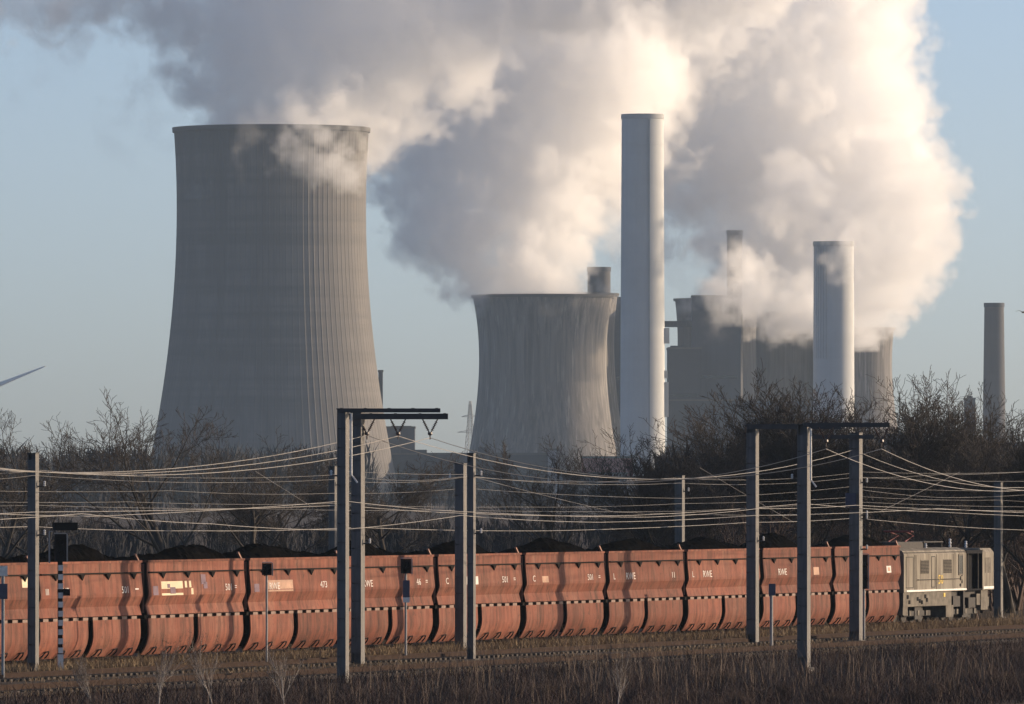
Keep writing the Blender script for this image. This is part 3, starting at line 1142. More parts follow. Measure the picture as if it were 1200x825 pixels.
WAGON_LABELS = [
    'salmon red coal wagon cut off by the left edge of the photo',
    'salmon red coal wagon standing behind the black and white checked signal post',
    'salmon red coal wagon with the large cream panel on its upper side',
    'salmon red coal wagon with a faded beige patch beside its lettering',
    'salmon red coal wagon directly behind the two tallest left masts with arms',
    'salmon red coal wagon partly hidden by the pair of plain masts in the middle',
    'salmon red coal wagon just right of the pair of plain masts in the middle',
    'salmon red coal wagon third to the right of the pair of plain masts',
    'salmon red coal wagon just left of the dark mast of the right portal',
    'grimy salmon coal wagon, last but one before the beige locomotive',
    'salmon red coal wagon coupled to the beige locomotive',
]
MARKS = [
    # (panels: list of (mat, x0, x1, z0, z1)), (texts: (string, x, z, size))
    dict(p=[('cream_paint', 10.2, 11.2, 3.5, 4.0)], t=[('RWE', 2.2, 3.12, .46)]),
    dict(p=[('white_paint', 10.6, 11.0, 3.28, 3.34)], t=[('RWE', 1.8, 3.12, .46), ('501', 9.0, 3.14, .44), ('III', 0.5, 3.14, .4)]),
    dict(p=[('cream_paint', 1.5, 4.0, 2.98, 3.62), ('graffiti', 2.5, 3.1, 3.05, 3.35), ('graffiti', 2.2, 2.5, 3.32, 3.5), ('graffiti', 0.5, 1.1, 3.0, 3.42), ('cream_paint', 4.25, 4.5, 3.32, 3.62),
            ('cream_paint', 4.75, 5.0, 3.32, 3.62), ('cream_paint', 4.95, 5.2, 3.0, 3.28), ('graffiti', 6.2, 6.75, 3.45, 3.9), ('graffiti', 6.45, 6.9, 3.25, 3.55)],
         t=[('501', 9.0, 3.14, .44), ('=', 10.1, 3.16, .4)]),
    dict(p=[('beige_paint', 2.1, 5.2, 3.02, 3.55), ('graffiti', 0.4, 1.0, 3.02, 3.4)], t=[('RWE', 2.2, 3.12, .46), ('473', 8.6, 3.14, .44)]),
    dict(p=[], t=[('RWE', 1.9, 3.12, .46), ('46', 9.0, 3.14, .44), ('=', 10.2, 3.16, .4)]),
    dict(p=[('white_paint', 3.3, 5.3, 3.08, 3.48)], t=[('C', 0.8, 3.14, .44), ('501', 8.6, 3.14, .44), ('=', 10.2, 3.16, .4)]),
    dict(p=[('beige_paint', 2.2, 3.1, 3.08, 3.4)], t=[('C', 0.8, 3.14, .44), ('501', 8.8, 3.14, .44), ('=', 10.4, 3.16, .4)]),
    dict(p=[], t=[('L', 0.5, 3.14, .44), ('RWE', 2.4, 3.12, .5), ('11', 9.4, 3.14, .44)]),
    dict(p=[], t=[('L', 0.5, 3.14, .44), ('RWE', 2.2, 3.12, .5)]),
    dict(p=[('beige_paint', 8.3, 9.2, 3.08, 3.5)], t=[('RWE', 2.3, 3.12, .5)]),
    dict(p=[('white_paint', 8.9, 9.7, 3.08, 3.46), ('beige_paint', 9.1, 9.5, 3.16, 3.38)], t=[('11', 2.6, 3.12, .4)]),
]

proto = make_wagon()
wagons = []
TREEW = [proto] + [copy_tree(proto) for _ in range(10)]
for i in range(-2, 9):
    o = TREEW[i + 2]
    p = trk(S0 + PITCH * i + 0.35, 0, 0.05)
    o.location = p
    o.rotation_euler = (0, 0, RZ)
    tag(o, WAGON_LABELS[i + 2], 'wagon', 'loaded coal wagons of the train')
    mk = MARKS[i + 2]
    pans = {}
    for j, (mm, x0, x1, z0, z1) in enumerate(mk['p']):
        pb = pans.setdefault(mm, MB())
        put_rect(pb, x0, x1, z0, z1, 0.006 if mm in ('cream_paint', 'beige_paint', 'white_paint') else 0.012)
    for mm, pb in pans.items():
        po = pb.build({'graffiti': 'graffiti_patch', 'cream_paint': 'cream_panel', 'beige_paint': 'faded_patch', 'white_paint': 'white_plate'}[mm], M[mm], o)
        if len(pb.v) > 8:
            po['kind'] = 'stuff'
    if mk['t']:
        tb = MB()
        for s_, x, z, sz in mk['t']:
            put_text(tb, s_, x, z, sz)
        tb.build('lettering', M['white_paint'], o)
    wagons.append(o)


COAL_IN = ['wagon cut off by the left edge', 'wagon behind the checked signal post', 'wagon with the large cream panel', 'wagon with the faded beige patch',
           'wagon behind the two tallest left masts', 'wagon behind the pair of plain masts', 'wagon just right of the pair of plain masts',
           'third wagon right of the pair of plain masts', 'wagon left of the dark mast of the right portal', 'last but one wagon before the locomotive', 'wagon coupled to the beige locomotive']


def coal(o, seed, label):
    rng = random.Random(seed)
    nx, ny = 46, 12
    ph = [rng.uniform(0, 6.28) for _ in range(6)]
    a1, a2 = rng.uniform(0.1, 0.3), rng.uniform(0.05, 0.16)
    pk = rng.uniform(0.4, 0.72)
    mb = MB()
    for i in range(nx):
        u = i / (nx - 1)
        for j in range(ny):
            v = j / (ny - 1) * 2 - 1
            e = min(1, u / 0.10, (1 - u) / 0.10)
            hump = math.exp(-((u - pk) / 0.24) ** 2)
            z = 4.40 + (1 - v * v) * e * (0.30 + (0.34 + a1) * hump + a2 * math.sin(u * 9 + ph[0]) + 0.06 * math.sin(u * 23 + ph[1])) + rng.uniform(-0.05, 0.06) * e
            mb.v.append((0.1 + u * (LEN - 0.2), v * 1.37, z))
    for i in range(nx - 1):
        for j in range(ny - 1):
            a = i * ny + j
            mb.f.append((a, a + ny, a + ny + 1, a + 1))
    n0 = len(mb.v)
    c = mb.build('coal_heap', M['coal'])
    c.location = o.location
    c.rotation_euler = o.rotation_euler
    tag(c, label, 'coal', 'coal heaped in the wagons')


for i, o in enumerate(wagons):
    coal(o, 20 + i, 'black coal in the ' + COAL_IN[i])


# ------------------------------------------------------------------ locomotive
def make_loco():
    t = thing('electric_locomotive', 'weathered beige electric locomotive at the right end of the coal train', 'locomotive', trk(S0 + PITCH * 9 + 0.3, 0, 0.05), RZ)
    L1 = 11.5
    b = MB()
    b.prism([(-1.5, 1.92), (-1.5, 4.05), (-1.38, 4.28), (-0.9, 4.42), (0.9, 4.42), (1.38, 4.28), (1.5, 4.05), (1.5, 1.92)], 0.0, L1)
    body = b.build('body', M['loco'], t)
    for x in (1.9, 2.15, 5.9, 9.0):
        q = MB()
        q.box(x, x + 0.06, -1.52, -1.503, 2.0, 4.05)
        q.build('panel_seam', M['loco_mid'], body)
    for x0, x1, z0, z1 in ((10.05, 10.75, 2.9, 3.95),):
        q = MB()
        q.box(x0, x1, -1.53, -1.503, z0, z1)
        w = q.build('window', M['glass'], body)
        q = MB()
        for a in ((x0 - 0.08, x0, z0 - 0.08, z1 + 0.08), (x1, x1 + 0.08, z0 - 0.08, z1 + 0.08), (x0, x1, z0 - 0.08, z0), (x0, x1, z1, z1 + 0.08)):
            q.box(a[0], a[1], -1.54, -1.503, a[2], a[3])
        q.build('frame', M['loco_mid'], w)
    for x0 in (7.2, 3.0):
        q = MB()
        q.box(x0, x0 + 1.5, -1.52, -1.503, 2.95, 3.75)
        g = q.build('louvre_panel', M['loco_mid'], body)
    q = MB()
    q.box(0.4, L1 - 0.02, -1.535, -1.503, 1.95, 2.05)
    q.build('white_stripe', M['whitepost'], body)
    vs, fs = text_verts('50', 0.75)
    q = MB()
    q.add([(6.2 + a * 1.3, -1.515 - c, 2.35 + bb) for a, bb, c in vs], fs)
    q.build('number', M['yellow'], body)
    q = MB()
    rg = random.Random(8)
    for k in range(5):
        cx_, cz_ = 10.4 + (k % 2) * 0.3, 2.25 + k * 0.2
        pts_ = [(cx_ + rg.uniform(0.08, 0.2) * math.cos(a_ * 0.9), cz_ + rg.uniform(0.06, 0.16) * math.sin(a_ * 0.9)) for a_ in range(7)]
        n0 = len(q.v)
        q.v.extend([(x_, -1.515, z_) for x_, z_ in pts_] + [(x_, -1.503, z_) for x_, z_ in pts_])
        q.f.append(tuple(n0 + a_ for a_ in range(7)))
        q.f.extend([(n0 + a_, n0 + (a_ + 1) % 7, n0 + 7 + (a_ + 1) % 7, n0 + 7 + a_) for a_ in range(7)])
    q.build('graffiti_patch', M['black'], body)['kind'] = 'stuff'
    for k in range(9):
        for x0 in (7.2, 3.0):
            q = MB()
            q.box(x0 + 0.06, x0 + 1.44, -1.545, -1.522, 2.99 + k * 0.082, 3.03 + k * 0.082)
            q.build('louvre_slat', M['black'], body)
    for x0, x1 in ((0.35, 1.7), (5.0, 5.7)):
        q = MB()
        for a in ((x0, x0 + 0.05, 2.15, 3.95), (x1 - 0.05, x1, 2.15, 3.95), (x0 + 0.05, x1 - 0.05, 3.9, 3.95), (x0 + 0.05, x1 - 0.05, 2.15, 2.2)):
            q.box(a[0], a[1], -1.52, -1.503, a[2], a[3])
        q.build('door_outline', M['loco_dark'], body)
    q = MB()
    q.tube([(2.4, -1.58, 2.62), (9.9, -1.58, 2.62)], 0.025, 6)
    for x in (2.4, 4.9, 7.4, 9.9):
        q.tube([(x, -1.503, 2.62), (x, -1.58, 2.62)], 0.02, 5)
    q.build('handrail', M['loco_dark'], body)
    q = MB()
    q.box(0.0, L1, -1.47, -1.42, 4.14, 4.20)
    q.build('rain_gutter', M['loco_dark'], body)
    # recessed vestibule, its shade put in as black colour
    b = MB()
    b.box(L1, L1 + 3.1, -1.0, 1.3, 1.9, 4.25)
    b.box(L1, L1 + 3.1, -1.5, -1.0, 4.05, 4.25)
    b.box(L1, L1 + 3.1, -1.5, -1.0, 1.9, 2.0)
    b.box(L1 + 3.02, L1 + 3.095, -1.498, -1.001, 2.0, 4.05)  # black plate added over the cab's end wall for its shade
    b.build('vestibule', M['black'], t)
    for x in (L1 + 0.5, L1 + 2.4):
        q = MB()
        q.tube([(x, -1.45, 2.0), (x, -1.45, 4.05)], 0.03, 6)
        q.build('handrail', M['loco_mid'], t)
    # cab end section
    b = MB()
    b.prism([(-1.5, 1.92), (-1.5, 4.1), (-1.3, 4.35), (1.3, 4.35), (1.5, 4.1), (1.5, 1.92)], L1 + 3.1, L1 + 5.2)
    cab = b.build('cab', M['loco'], t)
    q = MB()
    q.box(L1 + 3.2, L1 + 5.15, -1.535, -1.503, 1.97, 2.12)
    q.build('white_stripe', M['whitepost'], cab)
    q = MB()
    q.box(L1 + 3.55, L1 + 4.6, -1.52, -1.503, 2.9, 3.8)
    q.build('window', M['loco_mid'], cab)
    # skirt with its legs
    b = MB()
    b.box(0.05, 8.9, -1.44, 1.44, 1.10, 1.90)
    b.box(0.10, 1.0, -1.40, 1.40, 0.62, 1.10)
    b.box(8.0, 9.4, -1.40, 1.40, 0.42, 1.10)
    b.box(14.6, 15.9, -1.40, 1.40, 0.75, 1.90)
    sk = b.build('skirt', M['loco_mid'], t)
    for x, z in ((0.7, 1.55), (1.0, 1.25), (2.5, 1.42), (2.9, 1.3), (3.3, 1.22), (3.9, 1.55), (4.2, 1.35), (7.4, 1.6)):
        q = MB()
        q.box(x, x + 0.28, -1.47, -1.443, z, z + 0.22)
        q.build('vent_hole', M['black'] if x != 7.4 else M['yellow'], sk)
    b = MB()
    b.box(8.9, 16.3, -1.1, 1.1, 1.2, 1.88)
    b.box(9.5, 10.8, -1.35, -1.1, 1.0, 1.6)
    b.box(11.2, 11.45, -1.42, -1.1, 0.5, 1.9)
    b.box(12.3, 13.6, -1.38, -1.1, 0.9, 1.5)
    b.build('underframe', M['loco_dark'], t)
    q = MB()
    q.box(13.7, 14.4, -1.42, -1.12, 1.05, 1.7)
    q.build('equipment_box', M['loco_mid'], t)
    for bx, ws in ((3.4, (1.9, 3.4, 4.9)), (12.2, (10.6, 12.2, 13.9))):
        b = MB()
        b.box(bx - 2.4, bx + 2.4, -1.18, -1.05, 0.55, 0.85)
        b.box(bx - 2.4, bx + 2.4, 1.05, 1.18, 0.55, 0.85)
        b.box(bx - 0.6, bx + 0.6, -1.22, -1.04, 0.35, 1.05)
        bo = b.build('bogie', M['loco_dark'], t)
        for wx in ws:
            for sg in (-1, 1):
                w = MB()
                w.lathe([(0.02, -0.07), (0.55, -0.07), (0.58, 0.0), (0.55, 0.07), (0.3, 0.09), (0.02, 0.12)], 24)
                wo = w.build('wheel', M['loco_dark'], bo)
                wo.location = (wx, sg * 0.78, 0.70)
                wo.rotation_euler = (R(90) * (1 if sg < 0 else -1), 0, 0)
                if sg < 0:
                    a = MB()
                    a.box(wx - 0.16, wx + 0.16, -1.26, -1.185, 0.58, 0.86)
                    a.build('axle_box', M['loco_mid'], bo)
    # roof gear
    b = MB()
    b.box(0.6, 5.2, -0.9, 0.9, 4.42, 4.78)
    b.box(5.25, 6.0, -0.7, 0.7, 4.42, 4.66)
    b.build('roof_box', M['loco_dark'], t)
    b = MB()
    for x in (6.4, 9.6):
        b.tube([(x, -0.6, 4.42), (x, -0.6, 4.72)], 0.06, 6)
        b.tube([(x, 0.6, 4.42), (x, 0.6, 4.72)], 0.06, 6)
    b.box(6.2, 9.8, -0.65, 0.65, 4.72, 4.78)
    b.build('roof_frame', M['loco_dark'], t)
    b = MB()
    for yy in (-0.5, 0.5):
        b.tube([(3.2, yy, 4.78), (4.9, yy * 0.9, 5.12), (3.4, yy, 5.36)], 0.045, 6)
    b.tube([(3.4, -0.85, 5.38), (3.4, 0.85, 5.38)], 0.05, 6)
    b.tube([(3.65, -0.85, 5.35), (3.65, 0.85, 5.35)], 0.04, 6)
    b.build('pantograph', M['red'], t)
    for x, hgt in ((10.6, 0.55), (13.6, 0.4), (6.1, 0.3)):
        b = MB()
        b.lathe([(0.05, 0), (0.09, hgt * 0.2), (0.05, hgt * 0.35), (0.09, hgt * 0.55), (0.05, hgt * 0.7), (0.08, hgt * 0.9), (0.03, hgt)], 10, close_top=True)
        io = b.build('insulator', M['porc'], t)
        io.location = (x, -0.8, 4.38)
    b = MB()
    for sgx, x in ((1, 16.7),):
        for yy in (-0.875, 0.875):
            b.tube([(x, yy, 1.05), (x + 0.4, yy, 1.05)], 0.2, 10)
    b.box(16.3, 16.75, -1.2, 1.2, 0.95, 1.5)
    b.build('buffer_beam', M['loco_mid'], t)
    return t


make_loco()


# ------------------------------------------------------------------ masts with arms
MAST_ROT = RZ - R(90)


def px_at_ground(px, base_row, z):
    Y = (CAMZ - z) * F / (base_row - HZ)
    return Vector((pr(px, Y), Y, z))


def mast(px, base_row, top_row, width, label, group=None, z=-0.2, arm=None, depth_Y=None, bracket_z=(), name='catenary_mast', pipe=None):
    """H-section steel mast lined up with the track. arm = (left px, right px, row, thickness m, hang columns)."""
    p = px_at_ground(px, base_row, z) if depth_Y is None else Vector((pr(px, depth_Y), depth_Y, z))
    k = p.y / F
    h = CAMZ + (HZ - top_row) * k - p.z
    t = thing(name, label, 'mast', p, RZ, group)
    w = width * k / 1.29
    m = MB()
    a = w / 2
    # local x along the track, local y away from the camera: flanges face the camera side and the far side
    m.box(-a, a, -a, -a + 0.035, -0.3, h)
    m.box(-a, a, a - 0.035, a, -0.3, h)
    m.box(-0.02, 0.02, -a + 0.036, a - 0.036, -0.3, h - 0.004)
    # the far ends carry thin batten plates that close the open side
    zz = 0.6
    while zz < h - 0.5:
        m.box(-a + 0.004, -a + 0.02, -a + 0.036, a - 0.036, zz, zz + 0.75)
        zz += 0.8
    m.build('post', M['mast'], t)
    c = MB()
    c.box(-a - 0.02, a + 0.02, -a - 0.02, a + 0.02, h, h + 0.05)
    c.build('cap', M['arm'], t)
    f = MB()
    f.box(-a - 0.15, a + 0.15, -a - 0.15, a + 0.15, -0.35, 0.12)
    f.build('footing', M['tower_b'], t)
    inv = Matrix.Rotation(-RZ, 3, 'Z')
    for bz, side in bracket_z:
        b = MB()
        d = inv @ Vector((side, 0.0, 0))
        q0 = d * a
        q1 = d * (a + 0.30)
        b.tube([(q0.x, q0.y, bz), (q1.x, q1.y, bz)], 0.035, 5)
        bo = b.build('bracket', M['arm'], t)
        b = MB()
        b.lathe([(0.03, 0), (0.07, 0.04), (0.035, 0.07), (0.07, 0.11), (0.035, 0.14), (0.07, 0.18), (0.02, 0.24)], 8, close_top=True)
        io = b.build('insulator', M['porc'], bo)
        io.location = (q1.x, q1.y, bz)
    if arm:
        x0, x1, row, th, hangs = arm
        zt = CAMZ + (HZ - row) * k - p.z
        l0, l1 = (x0 - px) * k, (x1 - px) * k
        b = MB()
        q = [inv @ Vector((l, yo, 0)) for l in (l0, l1) for yo in (-a - 0.11, -a - 0.002)]
        # two channel beams on either side of the post
        for yo in (-a - 0.06, a + 0.06):
            mt = Matrix.Rotation(-RZ, 4, 'Z') @ Matrix.Translation((0, yo * 1.25, zt))
            b.box(l0, l1, -0.05, 0.05, -th / 2, th / 2, mt)
        b.build('arm', M['arm'], t)
        pl = MB()
        for f_ in np.linspace(l0 + 0.15, l1 - 0.15, 5):
            mt = Matrix.Rotation(-RZ, 4, 'Z') @ Matrix.Translation((float(f_), 0, zt))
            pl.box(-0.06, 0.06, -a * 1.25 - 0.02, a * 1.25 + 0.02, th / 2 + 0.003, th / 2 + 0.02, mt)
        pl.build('tie_plate', M['arm'], t)
        for hp in hangs:
            lx = (hp - px) * k
            ins = MB()
            for sg in (-1, 1):
                A = inv @ Vector((lx + sg * 0.34, 0, 0)) + Vector((0, 0, zt - th / 2))
                B = inv @ Vector((lx + sg * 0.05, 0, 0)) + Vector((0, 0, zt - th / 2 - 0.58))
                ins.tube([A, B], 0.03, 5)
                for u in (0.2, 0.32, 0.44, 0.56, 0.68, 0.8):
                    c0 = A.lerp(B, u)
                    c1 = A.lerp(B, u + 0.05)
                    ins.tube([c0, c1], [0.085, 0.05], 7)
            cc = inv @ Vector((lx, 0, 0)) + Vector((0, 0, zt - th / 2 - 0.58))
            ins.tube([cc, cc + Vector((0, 0, -0.10)), cc + Vector((0, 0, -0.16))], [0.10, 0.12, 0.05], 8)
            ins.tube([cc + Vector((0, 0, -0.16)), cc + Vector((0, 0, -0.34))], 0.03, 6)
            ins.build('insulator_string', M['insul'], t)
    if pipe:
        ppx, r0, r1 = pipe
        lx = (ppx - px) * k
        z0, z1 = (CAMZ + (HZ - r1) * k - p.z), (CAMZ + (HZ - r0) * k - p.z)
        q = inv @ Vector((lx, -a - 0.12, 0))
        q2 = inv @ Vector((lx + 0.25, -a - 0.12, 0))
        b = MB()
        b.tube([(q.x, q.y, z1), (q.x, q.y, z0), (q2.x, q2.y, z0 - 0.35)], 0.05, 6)
        b.build('cable_pipe', M['whitepost'], t)
    return p, h


MG = 'catenary masts beside the railway'
P1, _ = mast(39, 793, 532, 13, 'plain steel mast without arm near the left edge of the photo', MG, bracket_z=((8.2, 1), (6.1, 1)))
P2, _ = mast(402, 808, 480, 14, 'steel mast of the left portal standing lowest in the dark scrub', MG, z=-0.55, arm=(396, 516, 481, 0.17, ()), pipe=(412, 484, 556), bracket_z=((9.0, -1),))
P3, _ = mast(419.5, 781, 484, 16, 'thick dark steel mast of the left portal carrying three hanging insulators', MG, arm=(402, 525, 488, 0.26, (430, 466.5, 504)), bracket_z=((5.6, 1),))
P4, _ = mast(540, 767, 544, 14, 'thicker shorter one of the pair of plain masts in the middle', MG, bracket_z=((8.6, -1),))
P5, _ = mast(552.5, 775, 532, 10, 'thinner taller one of the pair of plain masts in the middle', MG, bracket_z=((8.7, 1), (6.0, 1)))
P6, _ = mast(882, 757, 500, 15, 'dark steel mast at the left end of the right portal beam', MG, arm=(875, 985, 500, 0.26, ()), bracket_z=((5.4, 1),))
P7, _ = mast(942, 785, 498, 16, 'tall steel mast in the middle of the right portal, standing in the dark scrub', MG, z=-0.55, arm=(941, 1042, 498, 0.2, (968, 1033)), pipe=(950, 502, 562), bracket_z=((8.9, -1),))
P8, _ = mast(1003, 753, 508, 16, 'steel mast of the right portal with a blue box and white insulators', MG, arm=(953, 1024, 512, 0.2, (1000.5,)), bracket_z=((8.4, 1), (6.7, 1), (6.5, 1), (4.9, 1)))
P9, _ = mast(390, 700, 547, 10, 'slim mast standing behind the coal train left of the left portal', MG, z=-0.3, depth_Y=560, bracket_z=((8.4, 1),))
P10, _ = mast(796.5, 700, 558, 12, 'mast standing behind the coal train in front of the tall chimney', MG, z=-0.3, depth_Y=545, bracket_z=((8.0, 1),))
P11, _ = mast(1170, 725, 566, 11, 'dark mast standing behind the locomotive near the right edge', MG, z=-0.2, depth_Y=555)


def relay_box():
    p = P8
    o = thing('switch_box', 'blue switch box hung high on the mast of the right portal', 'box', (p.x - 0.28, p.y - 0.40, 6.9))
    b = MB()
    b.box(-0.28, 0.28, -0.14, 0.14, 0, 0.75)
    b.build('case', M['blue_plate'], o)
    b = MB()
    b.box(-0.24, 0.24, -0.165, -0.143, 0.05, 0.70)
    b.build('door', M['blue_plate'], o)
    return o


relay_box()


# ------------------------------------------------------------------ overhead wires
def span(pts, sag, label, rad=0.022, group='overhead wires of the railway', material='wire', name='overhead_wire'):
    """Wire through support points given as 3-D points, hanging between each two."""
    path = []
    for i in range(len(pts) - 1):
        a, b = pts[i], pts[i + 1]
        n = 24
        sg = sag[i] if hasattr(sag, '__len__') else sag
        for q in range(n + (1 if i == len(pts) - 2 else 0)):
            u = q / n
            p = a.lerp(b, u)
            p.z -= 4 * sg * u * (1 - u)
            path.append(p)
    m = MB()
    m.tube(path, rad, 5)
    o = m.build(name, M[material])
    tag(o, label, 'wire', group)
    return o


def wpx(px, row, w):
    """Point above the line lying w metres in front of the train's track, at a photo column and row."""
    kx = (px - 600.0) / F
    den = D.x - kx * D.y
    s = (kx * (ORG.y + NV.y * w) - (ORG.x + NV.x * w)) / den
    p = trk(s, w)
    p.z = CAMZ + (HZ - row) * p.y / F
    return p


hang_a = [at(430, 510, P3.y), at(466.5, 511, P3.y), at(504, 513, P3.y)]
hang_b = [at(968, 526, P7.y), at(1000.5, 527, P8.y), at(1033, 526, P7.y)]
lefts = [(-330, 498), (-300, 500), (-270, 501)]
NM = ['upper bright overhead wire hung from the leftmost hanging insulator of the left portal',
      'upper bright overhead wire hung from the middle hanging insulator of the left portal',
      'upper bright overhead wire hung from the rightmost hanging insulator of the left portal']
for i in range(3):
    l = wpx(lefts[i][0], lefts[i][1], 9 + 3 * i)
    r = wpx(1330 + 20 * i, 520, 8 + 3 * i)
    r.z = hang_b[i].z - 0.2
    l.z = hang_a[i].z
    span([l, hang_a[i], hang_b[i], r], [1.75, 1.85 - 0.1 * i, 1.9], NM[i], 0.016)
# contact wires, nearly level, with droppers up to the carriers
cw = [
    ([(-120, 602), (40, 600), (402, 592), (560, 602), (740, 604), (942, 590), (1100, 600), (1330, 608)], 9, 'bright contact wire running lowest over the near track, left to right'),
    ([(-120, 596), (110, 605), (404, 587), (552, 600), (760, 606), (888, 596), (1003, 592), (1200, 599)], 12, 'bright contact wire crossing the middle of both portals'),
    ([(-120, 613), (96, 602), (250, 614), (395, 621), (540, 604), (700, 612), (884, 604), (1100, 596), (1300, 603)], 14, 'bright zigzag wire that dips at the left portal'),
    ([(-120, 616), (39, 617), (230, 622), (420, 618), (645, 622), (880, 612), (1003, 607), (1170, 620), (1330, 622)], 3, 'lowest thin wire just above the coal heaps'),
]
for pts, w, lab in cw:
    span([wpx(x, y, w) for x, y in pts], [0.06] * (len(pts) - 1), lab, 0.014)
thin = [
    ([(-120, 545), (46, 551), (400, 556), (545, 558), (790, 560), (1010, 553), (1320, 545)], 4, .25, 'thin grey feeder wire level with the tops of the plain masts'),
    ([(-120, 556), (39, 557), (390, 562), (552, 558), (797, 566), (1003, 559), (1320, 560)], 6, .22, 'thin grey feeder wire just below the mast tops'),
    ([(-120, 572), (200, 575), (392, 578), (545, 572), (800, 584), (1000, 570), (1200, 575), (1320, 574)], -4, .1, 'thin grey wire half way up the masts behind the train'),
    ([(-120, 585), (150, 588), (392, 590), (600, 594), (800, 590), (1010, 582), (1170, 586), (1320, 590)], -6, .08, 'thin grey wire behind the train just above the contact wires'),
    ([(-120, 592), (39, 592), (300, 596), (545, 598), (800, 599), (1000, 588), (1200, 594), (1320, 592)], -2, .05, 'thin pale wire running level behind the contact wires'),
    ([(299, 552), (364, 593)], -8, 0.0, 'thin slanting stay wire behind the train left of the left portal'),
    ([(820, 548), (930, 612)], 2, 0.02, 'slanting bluish stay wire between the masts of the right portal'),
    ([(1030, 600), (1125, 553)], 2, 0.02, 'slanting stay wire right of the right portal'),
    ([(402, 552), (545, 556), (720, 600), (940, 604)], 5, .05, 'thin grey wire sinking from the left portal to the middle of the span'),
    ([(1003, 560), (1100, 556), (1200, 553), (1320, 550)], 5, .05, 'thin grey feeder wire leaving the mast with the blue box to the right'),
    ([(1003, 573), (1100, 583), (1200, 580), (1320, 586)], 7, .05, 'thin grey wire leaving the white insulators of the right portal'),
]
for pts, w, sg, lab in thin:
    span([wpx(x, y, w) for x, y in pts], sg, lab, 0.009, 'thin wires along the railway', 'thinwire')


# ------------------------------------------------------------------ signals
def signal(px, base, top, label, w=6, head=None, checked=False, z=-0.2, lamp=False, kind='signal'):
    p = px_at_ground(px, base, z)
    k = p.y / F
    h = CAMZ + (HZ - top) * k - p.z
    t = thing('railway_signal', label, 'signal', p, 0.25)
    r = w * k / 2
    m = MB()
    if checked:
        m.box(-r, r, -r, r, 0, h)
        m.build('post', M['black'], t)
        n = 12
        for i in range(n):
            b = MB()
            z0 = 0.15 + i * (h - 0.3) / n
            b.box(-r * 1.15, r * 1.15, -r - 0.03, -r - 0.004, z0, z0 + (h - 0.3) / n * 0.62)
            b.build('white_plate', M['whitepost'], t)
        b = MB()
        b.box(-r * 1.3, r * 1.3, -r * 1.3, r * 1.3, 0, 0.9)
        b.build('base', M['whitepost'], t)
    else:
        m.tube([(0, 0, 0), (0, 0, h)], r, 8)
        m.build('post', M['galv'], t)
    if head:
        hw, r0, r1 = head
        z0, z1 = CAMZ + (HZ - r1) * k - p.z, CAMZ + (HZ - r0) * k - p.z
        b = MB()
        b.box(-hw * k, hw * k, -0.16, 0.10, z0, z1)
        hd = b.build('signal_head', M['black'], t)
        for i in range(2):
            c = MB()
            c.lathe([(0.10, 0), (0.12, 0.02), (0.12, 0.16), (0.10, 0.16), (0.10, 0.02)], 12)
            o = c.build('lamp_hood', M['black'], hd)
            o.location = (0, -0.16, z0 + (z1 - z0) * (0.3 + 0.4 * i))
            o.rotation_euler = (R(90), 0, 0)
        f = MB()
        e = hw * k + 0.06
        f.box(e - 0.05, e, -0.2, -0.15, z0 - 0.02, z1 + 0.02)
        f.box(-e, e - 0.051, -0.2, -0.15, z1 + 0.02, z1 + 0.06)
        f.build('white_edge', M['galv'], hd)
    return t, p, k, h


sg1 = signal(70.5, 791, 654, 'black signal on a black and white checked post near the left edge', 5, (6.5, 626, 658), True)
b_ = MB()
t_, p_, k_, h_ = sg1
z1_ = CAMZ + (HZ - 622) * k_ - p_.z
z0_ = CAMZ + (HZ - 660) * k_ - p_.z
for xx in (-13.5,):
    b_.box(xx * k_, xx * k_ + 0.05, -0.05, 0.05, z0_, z1_)
b_.box(-13.5 * k_ + 0.051, -9.6 * k_, -0.05, 0.05, z1_ - 0.05, z1_)
b_.build('ladder_rail', M['galv'], t_)
b_ = MB()
b_.box(-8 * k_, 20 * k_, -0.2, 0.2, z1_ + 0.02, z1_ + 0.36)
b_.build('shade_board', M['black'], t_)
b_ = MB()
b_.box(0.12, 0.40, -0.2, 0.05, 3.45, 3.75)
b_.build('relay_box', M['black'], t_)
t_, p_, k_, h_ = signal(3.5, 804, 664, 'pale signal post cut by the left edge with a white board', 4, z=-0.3)
b_ = MB()
b_.box(-5 * k_, 4.5 * k_, -0.16, -0.10, CAMZ + (HZ - 675) * k_ - p_.z, CAMZ + (HZ - 663) * k_ - p_.z)
b_.build('white_board', M['whitepost'], t_)
b_ = MB()
b_.box(-5 * k_, 4.5 * k_, -0.16, -0.10, CAMZ + (HZ - 702) * k_ - p_.z, CAMZ + (HZ - 684) * k_ - p_.z)
b_.build('number_plate', M['blue_plate'], t_)
signal(312.5, 784, 672, 'thin signal post with a dark box head in front of the beige patch wagon', 2.6, (5, 660, 674))
t_, p_, k_, h_ = signal(475.5, 777, 672, 'signal post with tilted dark box and grey plate right of the left portal', 3.0, (5.5, 655, 672))
for rows, col in (((680, 700), 'blue_plate'), ((700, 706), 'whitepost')):
    b_ = MB()
    b_.box(-4 * k_, 4 * k_, -0.12, -0.08, CAMZ + (HZ - rows[1]) * k_ - p_.z, CAMZ + (HZ - rows[0]) * k_ - p_.z)
    b_.build('number_plate', M[col], t_)
t_, p_, k_, h_ = signal(904, 764, 684, 'short signal post with a blue plate beside the first mast of the right portal', 4)
b_ = MB()
b_.box(-4 * k_, 4 * k_, -0.16, -0.09, CAMZ + (HZ - 698) * k_ - p_.z, CAMZ + (HZ - 684) * k_ - p_.z)
b_.build('number_plate', M['blue_plate'], t_)
